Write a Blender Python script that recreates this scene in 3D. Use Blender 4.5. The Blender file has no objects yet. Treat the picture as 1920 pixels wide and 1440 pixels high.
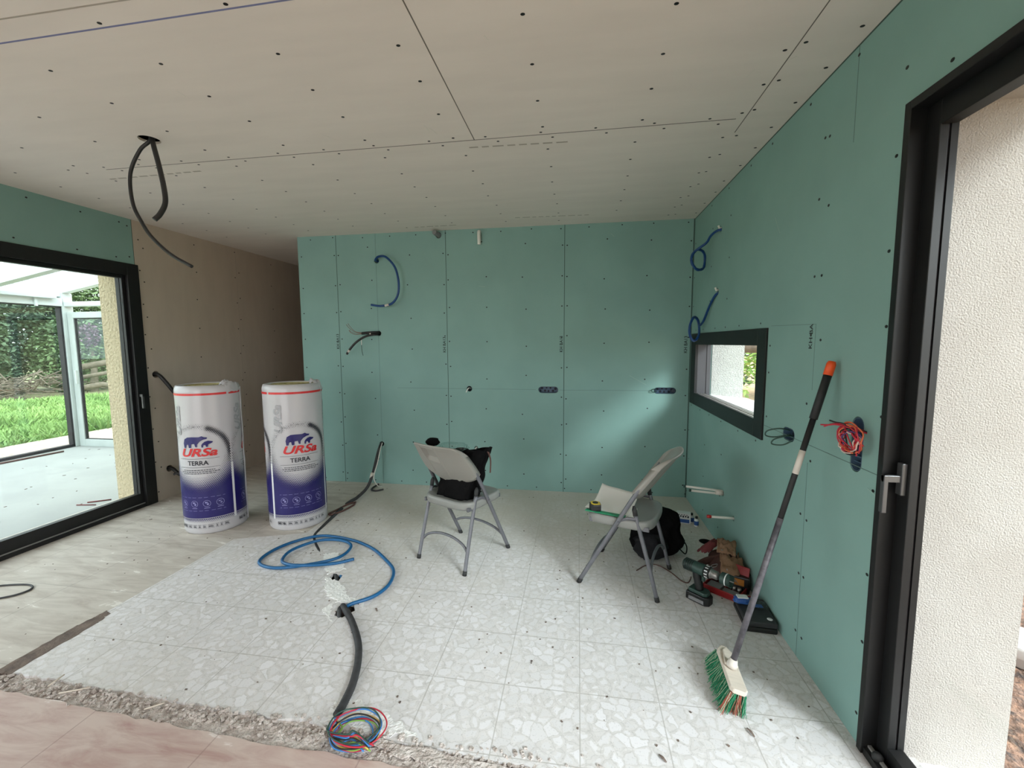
import bpy, bmesh, math, random
from mathutils import Vector, Matrix, noise
from mathutils.geometry import tessellate_polygon
random.seed(7)
C = bpy.context.scene.collection
SC = bpy.context.scene
PI = math.pi

# ------------------------------------------------------------------ camera, world, light, exposure
FPX = 803.76
cam_d = bpy.data.cameras.new('camera'); cam = bpy.data.objects.new('camera', cam_d); C.objects.link(cam)
cam_d.sensor_fit = 'HORIZONTAL'; cam_d.sensor_width = 36; cam_d.lens = FPX / 1920 * 36
cam_d.clip_start = 0.02; cam_d.clip_end = 200
_y, _p, _r = 0.1529, -0.095, -0.0053
_fw = Vector((-math.sin(_y)*math.cos(_p), math.cos(_y)*math.cos(_p), math.sin(_p)))
_rt = Vector((math.cos(_y), math.sin(_y), 0)); _up = _rt.cross(_fw)
_r2 = _rt*math.cos(_r) + _up*math.sin(_r); _u2 = -_rt*math.sin(_r) + _up*math.cos(_r)
cam.matrix_world = Matrix(((_r2.x, _u2.x, -_fw.x, 0), (_r2.y, _u2.y, -_fw.y, 0), (_r2.z, _u2.z, -_fw.z, 1.522), (0, 0, 0, 1)))
SC.camera = cam
w = bpy.data.worlds.new('overcast_sky'); SC.world = w; w.use_nodes = True
nt = w.node_tree; bg = nt.nodes['Background']
tc = nt.nodes.new('ShaderNodeTexCoord'); sx = nt.nodes.new('ShaderNodeSeparateXYZ'); rp = nt.nodes.new('ShaderNodeValToRGB')
nt.links.new(tc.outputs['Generated'], sx.inputs[0]); nt.links.new(sx.outputs['Z'], rp.inputs[0]); nt.links.new(rp.outputs[0], bg.inputs[0])
rp.color_ramp.elements[0].position = 0.0; rp.color_ramp.elements[0].color = (0.90, 0.93, 0.98, 1)
rp.color_ramp.elements[1].position = 0.6; rp.color_ramp.elements[1].color = (0.97, 0.985, 1.0, 1)
bg.inputs[1].default_value = 4.0
def area(name, loc, rot, sx_, sy_, power, col=(1, 1, 1)):
    d = bpy.data.lights.new(name, 'AREA'); d.shape = 'RECTANGLE'; d.size = sx_; d.size_y = sy_; d.energy = power; d.color = col
    o = bpy.data.objects.new(name, d); o.location = loc; o.rotation_euler = rot; C.objects.link(o); return o
# added fill lamp at the assumed rear opening, unseen behind the viewpoint
area('rear_fill_light', (-2.5, -3.45, 1.35), (math.radians(90), 0, 0), 2.4, 2.2, 26, (1.0, 0.965, 0.93))
sd = bpy.data.lights.new('veiled_sun', 'SUN'); sd.energy = 3.0; sd.angle = math.radians(17); sd.color = (0.90, 0.97, 1.0)
so = bpy.data.objects.new('veiled_sun', sd); C.objects.link(so); so.rotation_euler = Vector((-.60, .66, -.49)).to_track_quat('-Z', 'Y').to_euler()
SC.view_settings.view_transform = 'Standard'; SC.view_settings.look = 'None'
SC.view_settings.exposure = 0.12; SC.view_settings.gamma = 1.0; SC.view_settings.use_curve_mapping = False
SC.render.engine = 'CYCLES'
SC.cycles.use_denoising = True; SC.cycles.max_bounces = 10; SC.cycles.diffuse_bounces = 6
SC.cycles.transparent_max_bounces = 24; SC.cycles.caustics_reflective = False; SC.cycles.caustics_refractive = False
SC.cycles.sample_clamp_indirect = 6.0

# ------------------------------------------------------------------ dimensions of the room (metres, viewpoint above the origin)
W, D, L, H, XE = 1.062, 4.308, -4.039, 2.662, -2.976
YB = -3.3          # rear wall behind the viewpoint

# ------------------------------------------------------------------ materials
def lin(c):
    c = c/255.0
    return c/12.92 if c <= 0.04045 else ((c+0.055)/1.055)**2.4
def rgb(r, g, b): return (lin(r), lin(g), lin(b), 1)
def new_mat(name):
    m = bpy.data.materials.new(name); m.use_nodes = True
    return m, m.node_tree, m.node_tree.nodes['Principled BSDF']
def nd(t, typ, **kw):
    n = t.nodes.new(typ)
    for k, v in kw.items(): setattr(n, k, v)
    return n
def mat(name, col, rough=0.5, metal=0.0, var=0.0, vscale=6.0, bump=0.0, bscale=40.0, spec=0.5, col2=None, stretch=(1, 1, 1), bdist=0.01):
    m, t, p = new_mat(name)
    c = rgb(*col); p.inputs['Roughness'].default_value = rough; p.inputs['Metallic'].default_value = metal
    p.inputs['Specular IOR Level'].default_value = spec
    p.inputs['Base Color'].default_value = c
    if var or bump or col2:
        co = nd(t, 'ShaderNodeTexCoord'); mp = nd(t, 'ShaderNodeMapping'); mp.inputs['Scale'].default_value = stretch
        t.links.new(co.outputs['Object'], mp.inputs[0])
    if var or col2:
        n = nd(t, 'ShaderNodeTexNoise'); n.inputs['Scale'].default_value = vscale; n.inputs['Detail'].default_value = 5
        r = nd(t, 'ShaderNodeValToRGB'); t.links.new(mp.outputs[0], n.inputs['Vector']); t.links.new(n.outputs[0], r.inputs[0])
        r.color_ramp.elements[0].position = 0.35; r.color_ramp.elements[1].position = 0.65
        if col2: a, b = c, rgb(*col2)
        else: a, b = tuple(x*(1-var) for x in c[:3])+(1,), tuple(min(1, x*(1+var)) for x in c[:3])+(1,)
        r.color_ramp.elements[0].color = a; r.color_ramp.elements[1].color = b
        t.links.new(r.outputs[0], p.inputs['Base Color'])
    if bump:
        n = nd(t, 'ShaderNodeTexNoise'); n.inputs['Scale'].default_value = bscale; n.inputs['Detail'].default_value = 4
        b = nd(t, 'ShaderNodeBump'); b.inputs['Strength'].default_value = bump; b.inputs['Distance'].default_value = bdist
        t.links.new(mp.outputs[0], n.inputs['Vector']); t.links.new(n.outputs[0], b.inputs['Height']); t.links.new(b.outputs[0], p.inputs['Normal'])
    return m
def glass(name, tint=(0.96, 0.985, 0.98), refl=1.0):
    m = bpy.data.materials.new(name); m.use_nodes = True; t = m.node_tree; t.nodes.clear()
    o = nd(t, 'ShaderNodeOutputMaterial'); mx = nd(t, 'ShaderNodeMixShader'); tr = nd(t, 'ShaderNodeBsdfTransparent'); g = nd(t, 'ShaderNodeBsdfGlossy')
    tr.inputs[0].default_value = (*tint, 1); g.inputs['Roughness'].default_value = 0.02
    f = nd(t, 'ShaderNodeLayerWeight'); f.inputs[0].default_value = 0.5
    pw = nd(t, 'ShaderNodeMath', operation='POWER'); t.links.new(f.outputs['Facing'], pw.inputs[0]); pw.inputs[1].default_value = 5
    ml = nd(t, 'ShaderNodeMath', operation='MULTIPLY_ADD'); t.links.new(pw.outputs[0], ml.inputs[0]); ml.inputs[1].default_value = 0.5*refl; ml.inputs[2].default_value = 0.025*refl
    t.links.new(ml.outputs[0], mx.inputs[0]); t.links.new(tr.outputs[0], mx.inputs[1]); t.links.new(g.outputs[0], mx.inputs[2]); t.links.new(mx.outputs[0], o.inputs[0])
    return m
M = {}
M['green'] = mat('moisture_plasterboard', (133, 167, 160), 0.85, var=0.035, vscale=3.0, bump=0.02, bscale=60, spec=0.25)
M['ivory'] = mat('plasterboard_paper', (190, 178, 164), 0.9, var=0.03, vscale=2.5, spec=0.2, stretch=(1, 4, 1))
M['ceiling'] = mat('ceiling_plasterboard', (222, 214, 205), 0.9, var=0.025, vscale=2.0, spec=0.2, stretch=(1, 5, 1))
M['seam'] = mat('board_joint', (62, 84, 78), 0.9)
M['seam_grey'] = mat('ceiling_joint', (112, 106, 98), 0.9)
M['pencil'] = mat('pencil_line', (98, 124, 118), 0.9)
M['chalk'] = mat('blue_chalk_line', (120, 124, 160), 0.9)
M['smudge'] = mat('printed_smudge', (168, 160, 148), 0.9)
M['screw'] = mat('screw_head', (26, 28, 28), 0.5, metal=0.3)
M['ink'] = mat('printed_ink', (22, 30, 30), 0.8)
M['scuff'] = mat('pale_scuff', (148, 178, 169), 0.9)
M['scuff_ceiling'] = mat('pale_plaster_scuff', (218, 212, 202), 0.9)
M['core'] = mat('cut_gypsum', (196, 190, 180), 0.95)
M['alu'] = mat('black_powder_coated_aluminium', (12, 12, 13), 0.5, bump=0.02, bscale=300)
M['alu_grey'] = mat('dark_grey_seal', (72, 72, 76), 0.4)
M['handle'] = mat('brushed_grey_metal', (104, 104, 106), 0.35, metal=0.7)
M['track'] = mat('aluminium_track', (170, 168, 164), 0.4, metal=0.5)
def milky(name):
    m = bpy.data.materials.new(name); m.use_nodes = True; t = m.node_tree; t.nodes.clear()
    o = nd(t, 'ShaderNodeOutputMaterial'); mx = nd(t, 'ShaderNodeMixShader'); tr = nd(t, 'ShaderNodeBsdfTransparent'); g = nd(t, 'ShaderNodeBsdfTranslucent')
    tr.inputs[0].default_value = (.93, .97, .97, 1); g.inputs[0].default_value = (.86, .93, .94, 1); mx.inputs[0].default_value = .2
    t.links.new(tr.outputs[0], mx.inputs[1]); t.links.new(g.outputs[0], mx.inputs[2]); t.links.new(mx.outputs[0], o.inputs[0]); return m
M['glass_roof'] = milky('clouded_roof_glass')
M['glass'] = glass('clear_glass'); M['glass_old'] = glass('conservatory_glass', (0.90, 0.95, 0.94), 1.5)
M['render_white'] = mat('white_rough_render', (186, 180, 174), 0.95, bump=1.0, bscale=170, col2=(178, 171, 164), vscale=3.0, bdist=0.006)
M['render_bright'] = mat('white_pebbled_render', (190, 192, 187), 0.95, bump=1.0, bscale=90, var=0.10, vscale=70, bdist=0.012)
M['render_yellow'] = mat('pale_yellow_render', (211, 196, 164), 0.95, bump=1.0, bscale=42, var=0.09, vscale=48, bdist=0.03)
M['pvc'] = mat('white_painted_frame', (200, 207, 206), 0.35)
M['pvc_dirty'] = mat('greyed_white_frame', (186, 194, 192), 0.5, var=0.05, vscale=5)
M['gasket'] = mat('black_gasket', (40, 36, 40), 0.6)
M['slab'] = mat('pale_concrete_slab', (160, 162, 160), 0.9, var=0.05, vscale=2.2, bump=0.15, bscale=20)
M['sill'] = mat('white_stone_sill', (232, 232, 228), 0.8)
M['plaster_patch'] = mat('white_plaster_patch', (240, 239, 237), 0.95, var=0.04, vscale=30, bump=0.9, bscale=60, bdist=0.01)
M['rubble'] = mat('broken_mortar', (224, 214, 208), 0.95, col2=(184, 170, 162), vscale=25, bump=1.0, bscale=70, bdist=0.02)
M['dirt'] = mat('dusty_groove', (128, 112, 102), 0.98, col2=(98, 86, 80), vscale=18, bump=0.6, bscale=60)
M['blackpipe'] = mat('black_corrugated_conduit', (30, 30, 30), 0.5)
M['greypipe'] = mat('dusty_black_conduit', (58, 58, 60), 0.7, var=0.2, vscale=30)
M['bluepipe'] = mat('blue_water_pipe', (22, 92, 142), 0.4)
M['bluepipe_dark'] = mat('dark_blue_conduit', (12, 62, 118), 0.45)
M['whitepipe'] = mat('white_plastic', (226, 224, 216), 0.4)
M['greyplastic'] = mat('grey_plastic', (128, 128, 130), 0.5)
M['tape'] = mat('white_tape', (214, 206, 196), 0.6)
M['redcap'] = mat('red_plastic', (196, 44, 40), 0.4)
M['orange'] = mat('orange_plastic', (232, 84, 26), 0.4)
M['bluebox'] = mat('blue_junction_box', (70, 92, 114), 0.45)
M['bluebox_dark'] = mat('dark_knockout', (18, 26, 40), 0.6)
M['hole'] = mat('dark_cavity', (9, 9, 9), 0.95)
M['chairplastic'] = mat('warm_grey_moulded_plastic', (142, 139, 132), 0.38, bump=0.03, bscale=200)
M['chairseat'] = mat('grey_moulded_plastic', (134, 134, 130), 0.4, bump=0.03, bscale=200)
M['chairmetal'] = mat('grey_powder_coated_steel', (108, 108, 113), 0.4, metal=0.3, var=0.06, vscale=20)
M['rubber'] = mat('dark_rubber', (38, 38, 38), 0.7)
M['blackfabric'] = mat('black_fabric', (11, 10, 11), 0.85, spec=0.12, bump=0.25, bscale=50)
M['greyfabric'] = mat('dark_grey_fabric', (34, 34, 36), 0.85, spec=0.12, bump=0.25, bscale=60)
M['brownpad'] = mat('brown_trim', (92, 62, 56), 0.6)
M['film'] = glass('clear_plastic_film', (0.88, 0.92, 0.92), 1.6)
M['paper'] = mat('white_paper', (226, 224, 218), 0.8)
M['green_plastic'] = mat('green_plastic', (24, 128, 88), 0.4)
M['yellow'] = mat('yellow_plastic', (202, 178, 60), 0.5)
M['blackplastic'] = mat('black_plastic', (24, 24, 25), 0.45)
M['leather'] = mat('brown_suede', (140, 108, 84), 0.9, var=0.12, vscale=12, bump=0.3, bscale=80)
M['leather_dark'] = mat('dark_brown_leather', (72, 44, 38), 0.8, var=0.1)
M['maroon'] = mat('maroon_fabric', (112, 52, 54), 0.9)
M['teal'] = mat('green_tool_plastic', (42, 66, 60), 0.5, var=0.15, vscale=25)
M['steel'] = mat('steel', (150, 148, 146), 0.35, metal=0.8)
M['redcase'] = mat('red_case_plastic', (140, 22, 26), 0.4)
M['amber'] = mat('amber_plastic', (158, 98, 26), 0.5)
M['darkcase'] = mat('dark_grey_case', (46, 48, 50), 0.6, var=0.15, vscale=14)
M['bluelabel'] = mat('blue_label', (44, 84, 150), 0.5)
M['white'] = mat('plain_white', (225, 226, 226), 0.6)
M['wood'] = mat('pale_wood', (214, 202, 188), 0.7, var=0.05, vscale=8, stretch=(1, 8, 1))
M['bristle_green'] = mat('green_bristle', (34, 138, 96), 0.6)
M['bristle_red'] = mat('rust_bristle', (168, 96, 78), 0.6)
M['bristle_pale'] = mat('pale_frayed_bristle', (170, 190, 160), 0.6)
M['pole'] = mat('dusty_dark_pole', (62, 60, 66), 0.5, col2=(104, 100, 106), vscale=30)
M['grip'] = mat('black_grip', (30, 30, 32), 0.6)
M['wrap'] = mat('white_plastic_film', (192, 190, 193), 0.28, bump=0.05, bscale=12, bdist=0.02)
M['wool'] = mat('mineral_wool', (176, 166, 120), 0.95, var=0.15, vscale=30, bump=0.6)
M['navy'] = mat('navy_print', (34, 28, 98), 0.35)
M['print_black'] = mat('dark_print', (22, 22, 36), 0.4)
M['print_red'] = mat('red_print', (208, 40, 42), 0.35)
M['print_grey'] = mat('pale_grey_print', (166, 166, 170), 0.4)
M['print_pale'] = mat('pale_blue_print', (150, 148, 196), 0.4)
M['leaf'] = mat('hedge_leaf', (78, 102, 72), 0.7, col2=(124, 148, 100), vscale=.7)
M['leaf_dark'] = mat('dark_hedge_leaf', (62, 84, 66), 0.7, col2=(102, 124, 92), vscale=.8)
M['leaf_light'] = mat('light_leaf', (128, 168, 76), 0.7, col2=(168, 196, 110), vscale=1.5)
M['leaf_plum'] = mat('plum_leaf', (110, 84, 100), 0.7, var=0.2)
M['bark'] = mat('bark', (112, 100, 88), 0.95, var=0.2, vscale=10, bump=0.6)
M['grassblade'] = mat('weed_leaf', (112, 148, 76), 0.7, col2=(150, 180, 104), vscale=1.4)
M['soil'] = mat('garden_soil', (160, 150, 118), 0.98, col2=(120, 130, 88), vscale=2.5)
M['gravel'] = mat('pale_gravel', (206, 192, 176), 0.98, col2=(176, 160, 146), vscale=12, bump=0.7, bscale=60)
M['litter'] = mat('brown_gravel_litter', (168, 132, 110), 0.98, col2=(84, 72, 68), vscale=26, bump=1.0, bscale=60, bdist=0.03)
M['litter_tan'] = mat('tan_leaf_litter', (196, 166, 128), 0.98, col2=(150, 132, 96), vscale=8, bump=0.6)
for k, c in dict(w_blue=(60, 130, 200), w_red=(190, 40, 60), w_green=(130, 170, 80), w_yellow=(226, 180, 90), w_black=(34, 34, 38), w_violet=(96, 60, 120), w_orange=(220, 110, 70), w_white=(220, 196, 186), w_brown=(120, 76, 56), w_dgreen=(44, 74, 66)).items():
    M[k] = mat('insulated_wire_'+k[2:], c, 0.45)

def terrazzo():
    m, t, p = new_mat('terrazzo_tiles')
    co = nd(t, 'ShaderNodeTexCoord')
    nz = nd(t, 'ShaderNodeTexNoise'); nz.inputs['Scale'].default_value = 22; nz.inputs['Detail'].default_value = 2
    t.links.new(co.outputs['Object'], nz.inputs['Vector'])
    mxv = nd(t, 'ShaderNodeMixRGB', blend_type='LINEAR_LIGHT'); mxv.inputs[0].default_value = 0.022
    t.links.new(co.outputs['Object'], mxv.inputs[1]); t.links.new(nz.outputs['Color'], mxv.inputs[2])
    ve = nd(t, 'ShaderNodeTexVoronoi', feature='DISTANCE_TO_EDGE', voronoi_dimensions='2D'); ve.inputs['Scale'].default_value = 21
    vc = nd(t, 'ShaderNodeTexVoronoi', feature='F1', voronoi_dimensions='2D'); vc.inputs['Scale'].default_value = 21
    t.links.new(mxv.outputs[0], ve.inputs['Vector']); t.links.new(mxv.outputs[0], vc.inputs['Vector'])
    sp = nd(t, 'ShaderNodeSeparateColor'); t.links.new(vc.outputs['Color'], sp.inputs[0])
    # chip size varies with the cell
    th = nd(t, 'ShaderNodeMath', operation='MULTIPLY_ADD'); t.links.new(sp.outputs[0], th.inputs[0]); th.inputs[1].default_value = 0.30; th.inputs[2].default_value = 0.03
    sb = nd(t, 'ShaderNodeMath', operation='SUBTRACT'); t.links.new(ve.outputs['Distance'], sb.inputs[0]); t.links.new(th.outputs[0], sb.inputs[1])
    ms = nd(t, 'ShaderNodeMapRange'); t.links.new(sb.outputs[0], ms.inputs[0]); ms.inputs[1].default_value = -0.01; ms.inputs[2].default_value = 0.035
    chip = nd(t, 'ShaderNodeMix', data_type='RGBA'); chip.inputs[6].default_value = rgb(217, 214, 214); chip.inputs[7].default_value = rgb(231, 228, 230)
    t.links.new(sp.outputs[1], chip.inputs[0])
    v2 = nd(t, 'ShaderNodeTexVoronoi', feature='F1', voronoi_dimensions='2D'); v2.inputs['Scale'].default_value = 55; t.links.new(mxv.outputs[0], v2.inputs['Vector'])
    s2 = nd(t, 'ShaderNodeSeparateColor'); t.links.new(v2.outputs['Color'], s2.inputs[0])
    base = nd(t, 'ShaderNodeMix', data_type='RGBA'); base.inputs[6].default_value = rgb(209, 205, 203); base.inputs[7].default_value = rgb(223, 219, 218); t.links.new(s2.outputs[0], base.inputs[0])
    mx = nd(t, 'ShaderNodeMix', data_type='RGBA'); t.links.new(ms.outputs[0], mx.inputs[0]); t.links.new(base.outputs[2], mx.inputs[6]); t.links.new(chip.outputs[2], mx.inputs[7])
    eo = nd(t, 'ShaderNodeMapRange'); t.links.new(ve.outputs['Distance'], eo.inputs[0]); eo.inputs[1].default_value = 0.0; eo.inputs[2].default_value = 0.05; eo.inputs[3].default_value = 0.86; eo.inputs[4].default_value = 1.0
    sk = nd(t, 'ShaderNodeTexNoise'); sk.inputs['Scale'].default_value = 130; sk.inputs['Detail'].default_value = 2; t.links.new(co.outputs['Object'], sk.inputs['Vector'])
    sr = nd(t, 'ShaderNodeMapRange'); t.links.new(sk.outputs[0], sr.inputs[0]); sr.inputs[1].default_value = 0.30; sr.inputs[2].default_value = 0.40; sr.inputs[3].default_value = 0.80; sr.inputs[4].default_value = 1.0
    em = nd(t, 'ShaderNodeMath', operation='MULTIPLY'); t.links.new(eo.outputs[0], em.inputs[0]); t.links.new(sr.outputs[0], em.inputs[1])
    mo = nd(t, 'ShaderNodeVectorMath', operation='SCALE'); t.links.new(mx.outputs[2], mo.inputs[0]); t.links.new(em.outputs[0], mo.inputs['Scale'])
    # tile joints
    sxy = nd(t, 'ShaderNodeSeparateXYZ'); t.links.new(co.outputs['Object'], sxy.inputs[0])
    lines = []
    for ax, off in (('X', 0.021), ('Y', 1.757)):
        a = nd(t, 'ShaderNodeMath', operation='SUBTRACT'); t.links.new(sxy.outputs[ax], a.inputs[0]); a.inputs[1].default_value = off - 0.1665
        b = nd(t, 'ShaderNodeMath', operation='PINGPONG'); t.links.new(a.outputs[0], b.inputs[0]); b.inputs[1].default_value = 0.1665
        c = nd(t, 'ShaderNodeMath', operation='GREATER_THAN'); t.links.new(b.outputs[0], c.inputs[0]); c.inputs[1].default_value = 0.1640
        lines.append(c)
    mxl = nd(t, 'ShaderNodeMath', operation='MAXIMUM'); t.links.new(lines[0].outputs[0], mxl.inputs[0]); t.links.new(lines[1].outputs[0], mxl.inputs[1])
    ml = nd(t, 'ShaderNodeMath', operation='MULTIPLY'); t.links.new(mxl.outputs[0], ml.inputs[0]); ml.inputs[1].default_value = 0.6
    mj = nd(t, 'ShaderNodeMix', data_type='RGBA'); t.links.new(ml.outputs[0], mj.inputs[0]); t.links.new(mo.outputs[0], mj.inputs[6]); mj.inputs[7].default_value = rgb(166, 161, 155)
    # building dust lying in patches
    nd2 = nd(t, 'ShaderNodeTexNoise'); nd2.inputs['Scale'].default_value = 1.1; nd2.inputs['Detail'].default_value = 8; nd2.inputs['Roughness'].default_value = 0.65
    t.links.new(co.outputs['Object'], nd2.inputs['Vector'])
    yr = nd(t, 'ShaderNodeMapRange'); t.links.new(sxy.outputs['Y'], yr.inputs[0]); yr.inputs[1].default_value = 2.2; yr.inputs[2].default_value = 4.3; yr.inputs[3].default_value = -0.12; yr.inputs[4].default_value = 0.45
    ad = nd(t, 'ShaderNodeMath', operation='ADD'); t.links.new(nd2.outputs[0], ad.inputs[0]); t.links.new(yr.outputs[0], ad.inputs[1])
    dr = nd(t, 'ShaderNodeMapRange'); t.links.new(ad.outputs[0], dr.inputs[0]); dr.inputs[1].default_value = 0.42; dr.inputs[2].default_value = 0.85; dr.inputs[4].default_value = 0.8
    md = nd(t, 'ShaderNodeMix', data_type='RGBA'); t.links.new(dr.outputs[0], md.inputs[0]); t.links.new(mj.outputs[2], md.inputs[6]); md.inputs[7].default_value = rgb(200, 194, 182)
    t.links.new(md.outputs[2], p.inputs['Base Color'])
    p.inputs['Roughness'].default_value = 0.62; p.inputs['Specular IOR Level'].default_value = 0.3
    return m
def stone(name, a, b, c, ang, sc=1.0):
    m, t, p = new_mat(name)
    co = nd(t, 'ShaderNodeTexCoord'); mp = nd(t, 'ShaderNodeMapping'); mp.inputs['Rotation'].default_value = (0, 0, ang); mp.inputs['Scale'].default_value = (1, 4.5, 1)
    t.links.new(co.outputs['Object'], mp.inputs[0])
    n = nd(t, 'ShaderNodeTexNoise'); n.inputs['Scale'].default_value = 3.5*sc; n.inputs['Detail'].default_value = 9; n.inputs['Roughness'].default_value = 0.62; n.inputs['Distortion'].default_value = 0.6
    t.links.new(mp.outputs[0], n.inputs['Vector'])
    r = nd(t, 'ShaderNodeValToRGB'); t.links.new(n.outputs[0], r.inputs[0])
    e = r.color_ramp.elements; e[0].position = 0.3; e[0].color = rgb(*a); e[1].position = 0.58; e[1].color = rgb(*b)
    x = e.new(0.64); x.color = rgb(*b); x = e.new(0.67); x.color = rgb(*c)
    sxy = nd(t, 'ShaderNodeSeparateXYZ'); t.links.new(co.outputs['Object'], sxy.inputs[0])
    lines = []
    for ax, off, per in (('X', 0.12, 0.3), ('Y', 0.03, 0.3)):
        aa = nd(t, 'ShaderNodeMath', operation='SUBTRACT'); t.links.new(sxy.outputs[ax], aa.inputs[0]); aa.inputs[1].default_value = off
        bb = nd(t, 'ShaderNodeMath', operation='PINGPONG'); t.links.new(aa.outputs[0], bb.inputs[0]); bb.inputs[1].default_value = per
        cc = nd(t, 'ShaderNodeMath', operation='GREATER_THAN'); t.links.new(bb.outputs[0], cc.inputs[0]); cc.inputs[1].default_value = per-0.003
        lines.append(cc)
    mxl = nd(t, 'ShaderNodeMath', operation='MAXIMUM'); t.links.new(lines[0].outputs[0], mxl.inputs[0]); t.links.new(lines[1].outputs[0], mxl.inputs[1])
    ml = nd(t, 'ShaderNodeMath', operation='MULTIPLY'); t.links.new(mxl.outputs[0], ml.inputs[0]); ml.inputs[1].default_value = 0.45
    mj = nd(t, 'ShaderNodeMix', data_type='RGBA'); t.links.new(ml.outputs[0], mj.inputs[0]); t.links.new(r.outputs[0], mj.inputs[6]); mj.inputs[7].default_value = rgb(*[v*0.82 for v in a])
    t.links.new(mj.outputs[2], p.inputs['Base Color'])
    b2 = nd(t, 'ShaderNodeBump'); b2.inputs['Strength'].default_value = 0.15; t.links.new(n.outputs[0], b2.inputs['Height']); t.links.new(b2.outputs[0], p.inputs['Normal'])
    p.inputs['Roughness'].default_value = 0.6; p.inputs['Specular IOR Level'].default_value = 0.3
    return m
M['terrazzo'] = terrazzo()
M['stone_beige'] = stone('dusty_beige_stone', (172, 161, 150), (200, 192, 182), (226, 221, 214), 0.5)
M['stone_pink'] = stone('dusty_pink_stone', (176, 144, 136), (204, 184, 175), (224, 212, 206), 0.9)

# ------------------------------------------------------------------ mesh collector
class MB:
    def __init__(s): s.v = []; s.f = []; s.m = []; s.s = []
    def add(s, vs, fs, mi=0, smooth=False):
        o = len(s.v); s.v += [tuple(v) for v in vs]
        for f in fs: s.f.append(tuple(i+o for i in f)); s.m.append(mi); s.s.append(smooth)
        return s
    def box(s, lo, hi, mi=0, mtx=None):
        x0, y0, z0 = lo; x1, y1, z1 = hi
        vs = [Vector(p) for p in ((x0,y0,z0),(x1,y0,z0),(x1,y1,z0),(x0,y1,z0),(x0,y0,z1),(x1,y0,z1),(x1,y1,z1),(x0,y1,z1))]
        if mtx: vs = [mtx @ v for v in vs]
        return s.add(vs, [(0,3,2,1),(4,5,6,7),(0,1,5,4),(1,2,6,5),(2,3,7,6),(3,0,4,7)], mi)
    def tube(s, path, r, mi=0, n=10, caps=True, smooth=True, ridge=0.0, flat=None):
        P = [Vector(p) for p in path]; k = len(P)
        rr = r if isinstance(r, (list, tuple)) else [r]*k
        T = []
        for i in range(k):
            a = P[max(0, i-1)]; b = P[min(k-1, i+1)]; T.append((b-a).normalized())
        up = Vector((0, 0, 1)) if abs(T[0].z) < 0.9 else Vector((1, 0, 0))
        N = (up - T[0]*up.dot(T[0])).normalized(); vs = []
        for i in range(k):
            N = (N - T[i]*N.dot(T[i])).normalized(); B = T[i].cross(N)
            q = rr[i]*(1 + (ridge if i % 2 else 0))
            for j in range(n):
                a = 2*PI*j/n
                vs.append(P[i] + N*math.cos(a)*q + B*math.sin(a)*q*(flat or 1))
        fs = [(i*n+j, i*n+(j+1) % n, (i+1)*n+(j+1) % n, (i+1)*n+j) for i in range(k-1) for j in range(n)]
        s.add(vs, fs, mi, smooth)
        if caps:
            o = len(s.v) - len(vs)
            s.f.append(tuple(o+j for j in reversed(range(n)))); s.m.append(mi); s.s.append(False)
            s.f.append(tuple(o+(k-1)*n+j for j in range(n))); s.m.append(mi); s.s.append(False)
        return s
    def lathe(s, prof, n=32, mi=0, mtx=None, smooth=True):
        k = len(prof); vs = [Vector((r*math.cos(2*PI*j/n), r*math.sin(2*PI*j/n), z)) for r, z in prof for j in range(n)]
        if mtx: vs = [mtx @ v for v in vs]
        s.add(vs, [(i*n+j, i*n+(j+1) % n, (i+1)*n+(j+1) % n, (i+1)*n+j) for i in range(k-1) for j in range(n)], mi, smooth)
        o = len(s.v) - len(vs)
        s.f.append(tuple(o+j for j in reversed(range(n)))); s.m.append(mi); s.s.append(False)
        s.f.append(tuple(o+(k-1)*n+j for j in range(n))); s.m.append(mi); s.s.append(False)
        return s
    def prism(s, poly, h0, h1, mi=0, mtx=None, smooth=False):
        n = len(poly); vs = [Vector((x, y, h0)) for x, y in poly] + [Vector((x, y, h1)) for x, y in poly]
        if mtx: vs = [mtx @ v for v in vs]
        fs = [(i, (i+1) % n, n+(i+1) % n, n+i) for i in range(n)]
        tri = tessellate_polygon([[Vector((x, y, 0)) for x, y in poly]])
        fs += [tuple(t) for t in tri] + [tuple(n+i for i in reversed(t)) for t in tri]
        return s.add(vs, fs, mi)
    def grid(s, fn, nu, nv, mi=0, smooth=True, closed_u=False):
        vs = [Vector(fn(i/nu, j/nv)) for j in range(nv+1) for i in range(nu+1)]
        return s.add(vs, [(j*(nu+1)+i, j*(nu+1)+i+1, (j+1)*(nu+1)+i+1, (j+1)*(nu+1)+i) for j in range(nv) for i in range(nu)], mi, smooth)
    def build(s, name, mats, parent=None, bevel=0.0, seg=2, solid=0.0, loc=None, subsurf=0):
        me = bpy.data.meshes.new(name)
        me.from_pydata([tuple(v) for v in s.v], [], s.f)
        for q in (mats if isinstance(mats, (list, tuple)) else [mats]): me.materials.append(M[q] if isinstance(q, str) else q)
        me.polygons.foreach_set('material_index', s.m); me.polygons.foreach_set('use_smooth', s.s); me.update()
        bm = bmesh.new(); bm.from_mesh(me); bmesh.ops.recalc_face_normals(bm, faces=bm.faces); bm.to_mesh(me); bm.free()
        o = bpy.data.objects.new(name, me); C.objects.link(o)
        if parent: o.parent = parent
        if loc: o.location = loc
        if solid: q = o.modifiers.new('thickness', 'SOLIDIFY'); q.thickness = solid; q.offset = 0
        if bevel:
            q = o.modifiers.new('edge', 'BEVEL'); q.width = bevel; q.segments = seg; q.limit_method = 'ANGLE'; q.angle_limit = math.radians(40)
        if subsurf: q = o.modifiers.new('smooth', 'SUBSURF'); q.levels = subsurf; q.render_levels = subsurf
        return o
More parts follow.
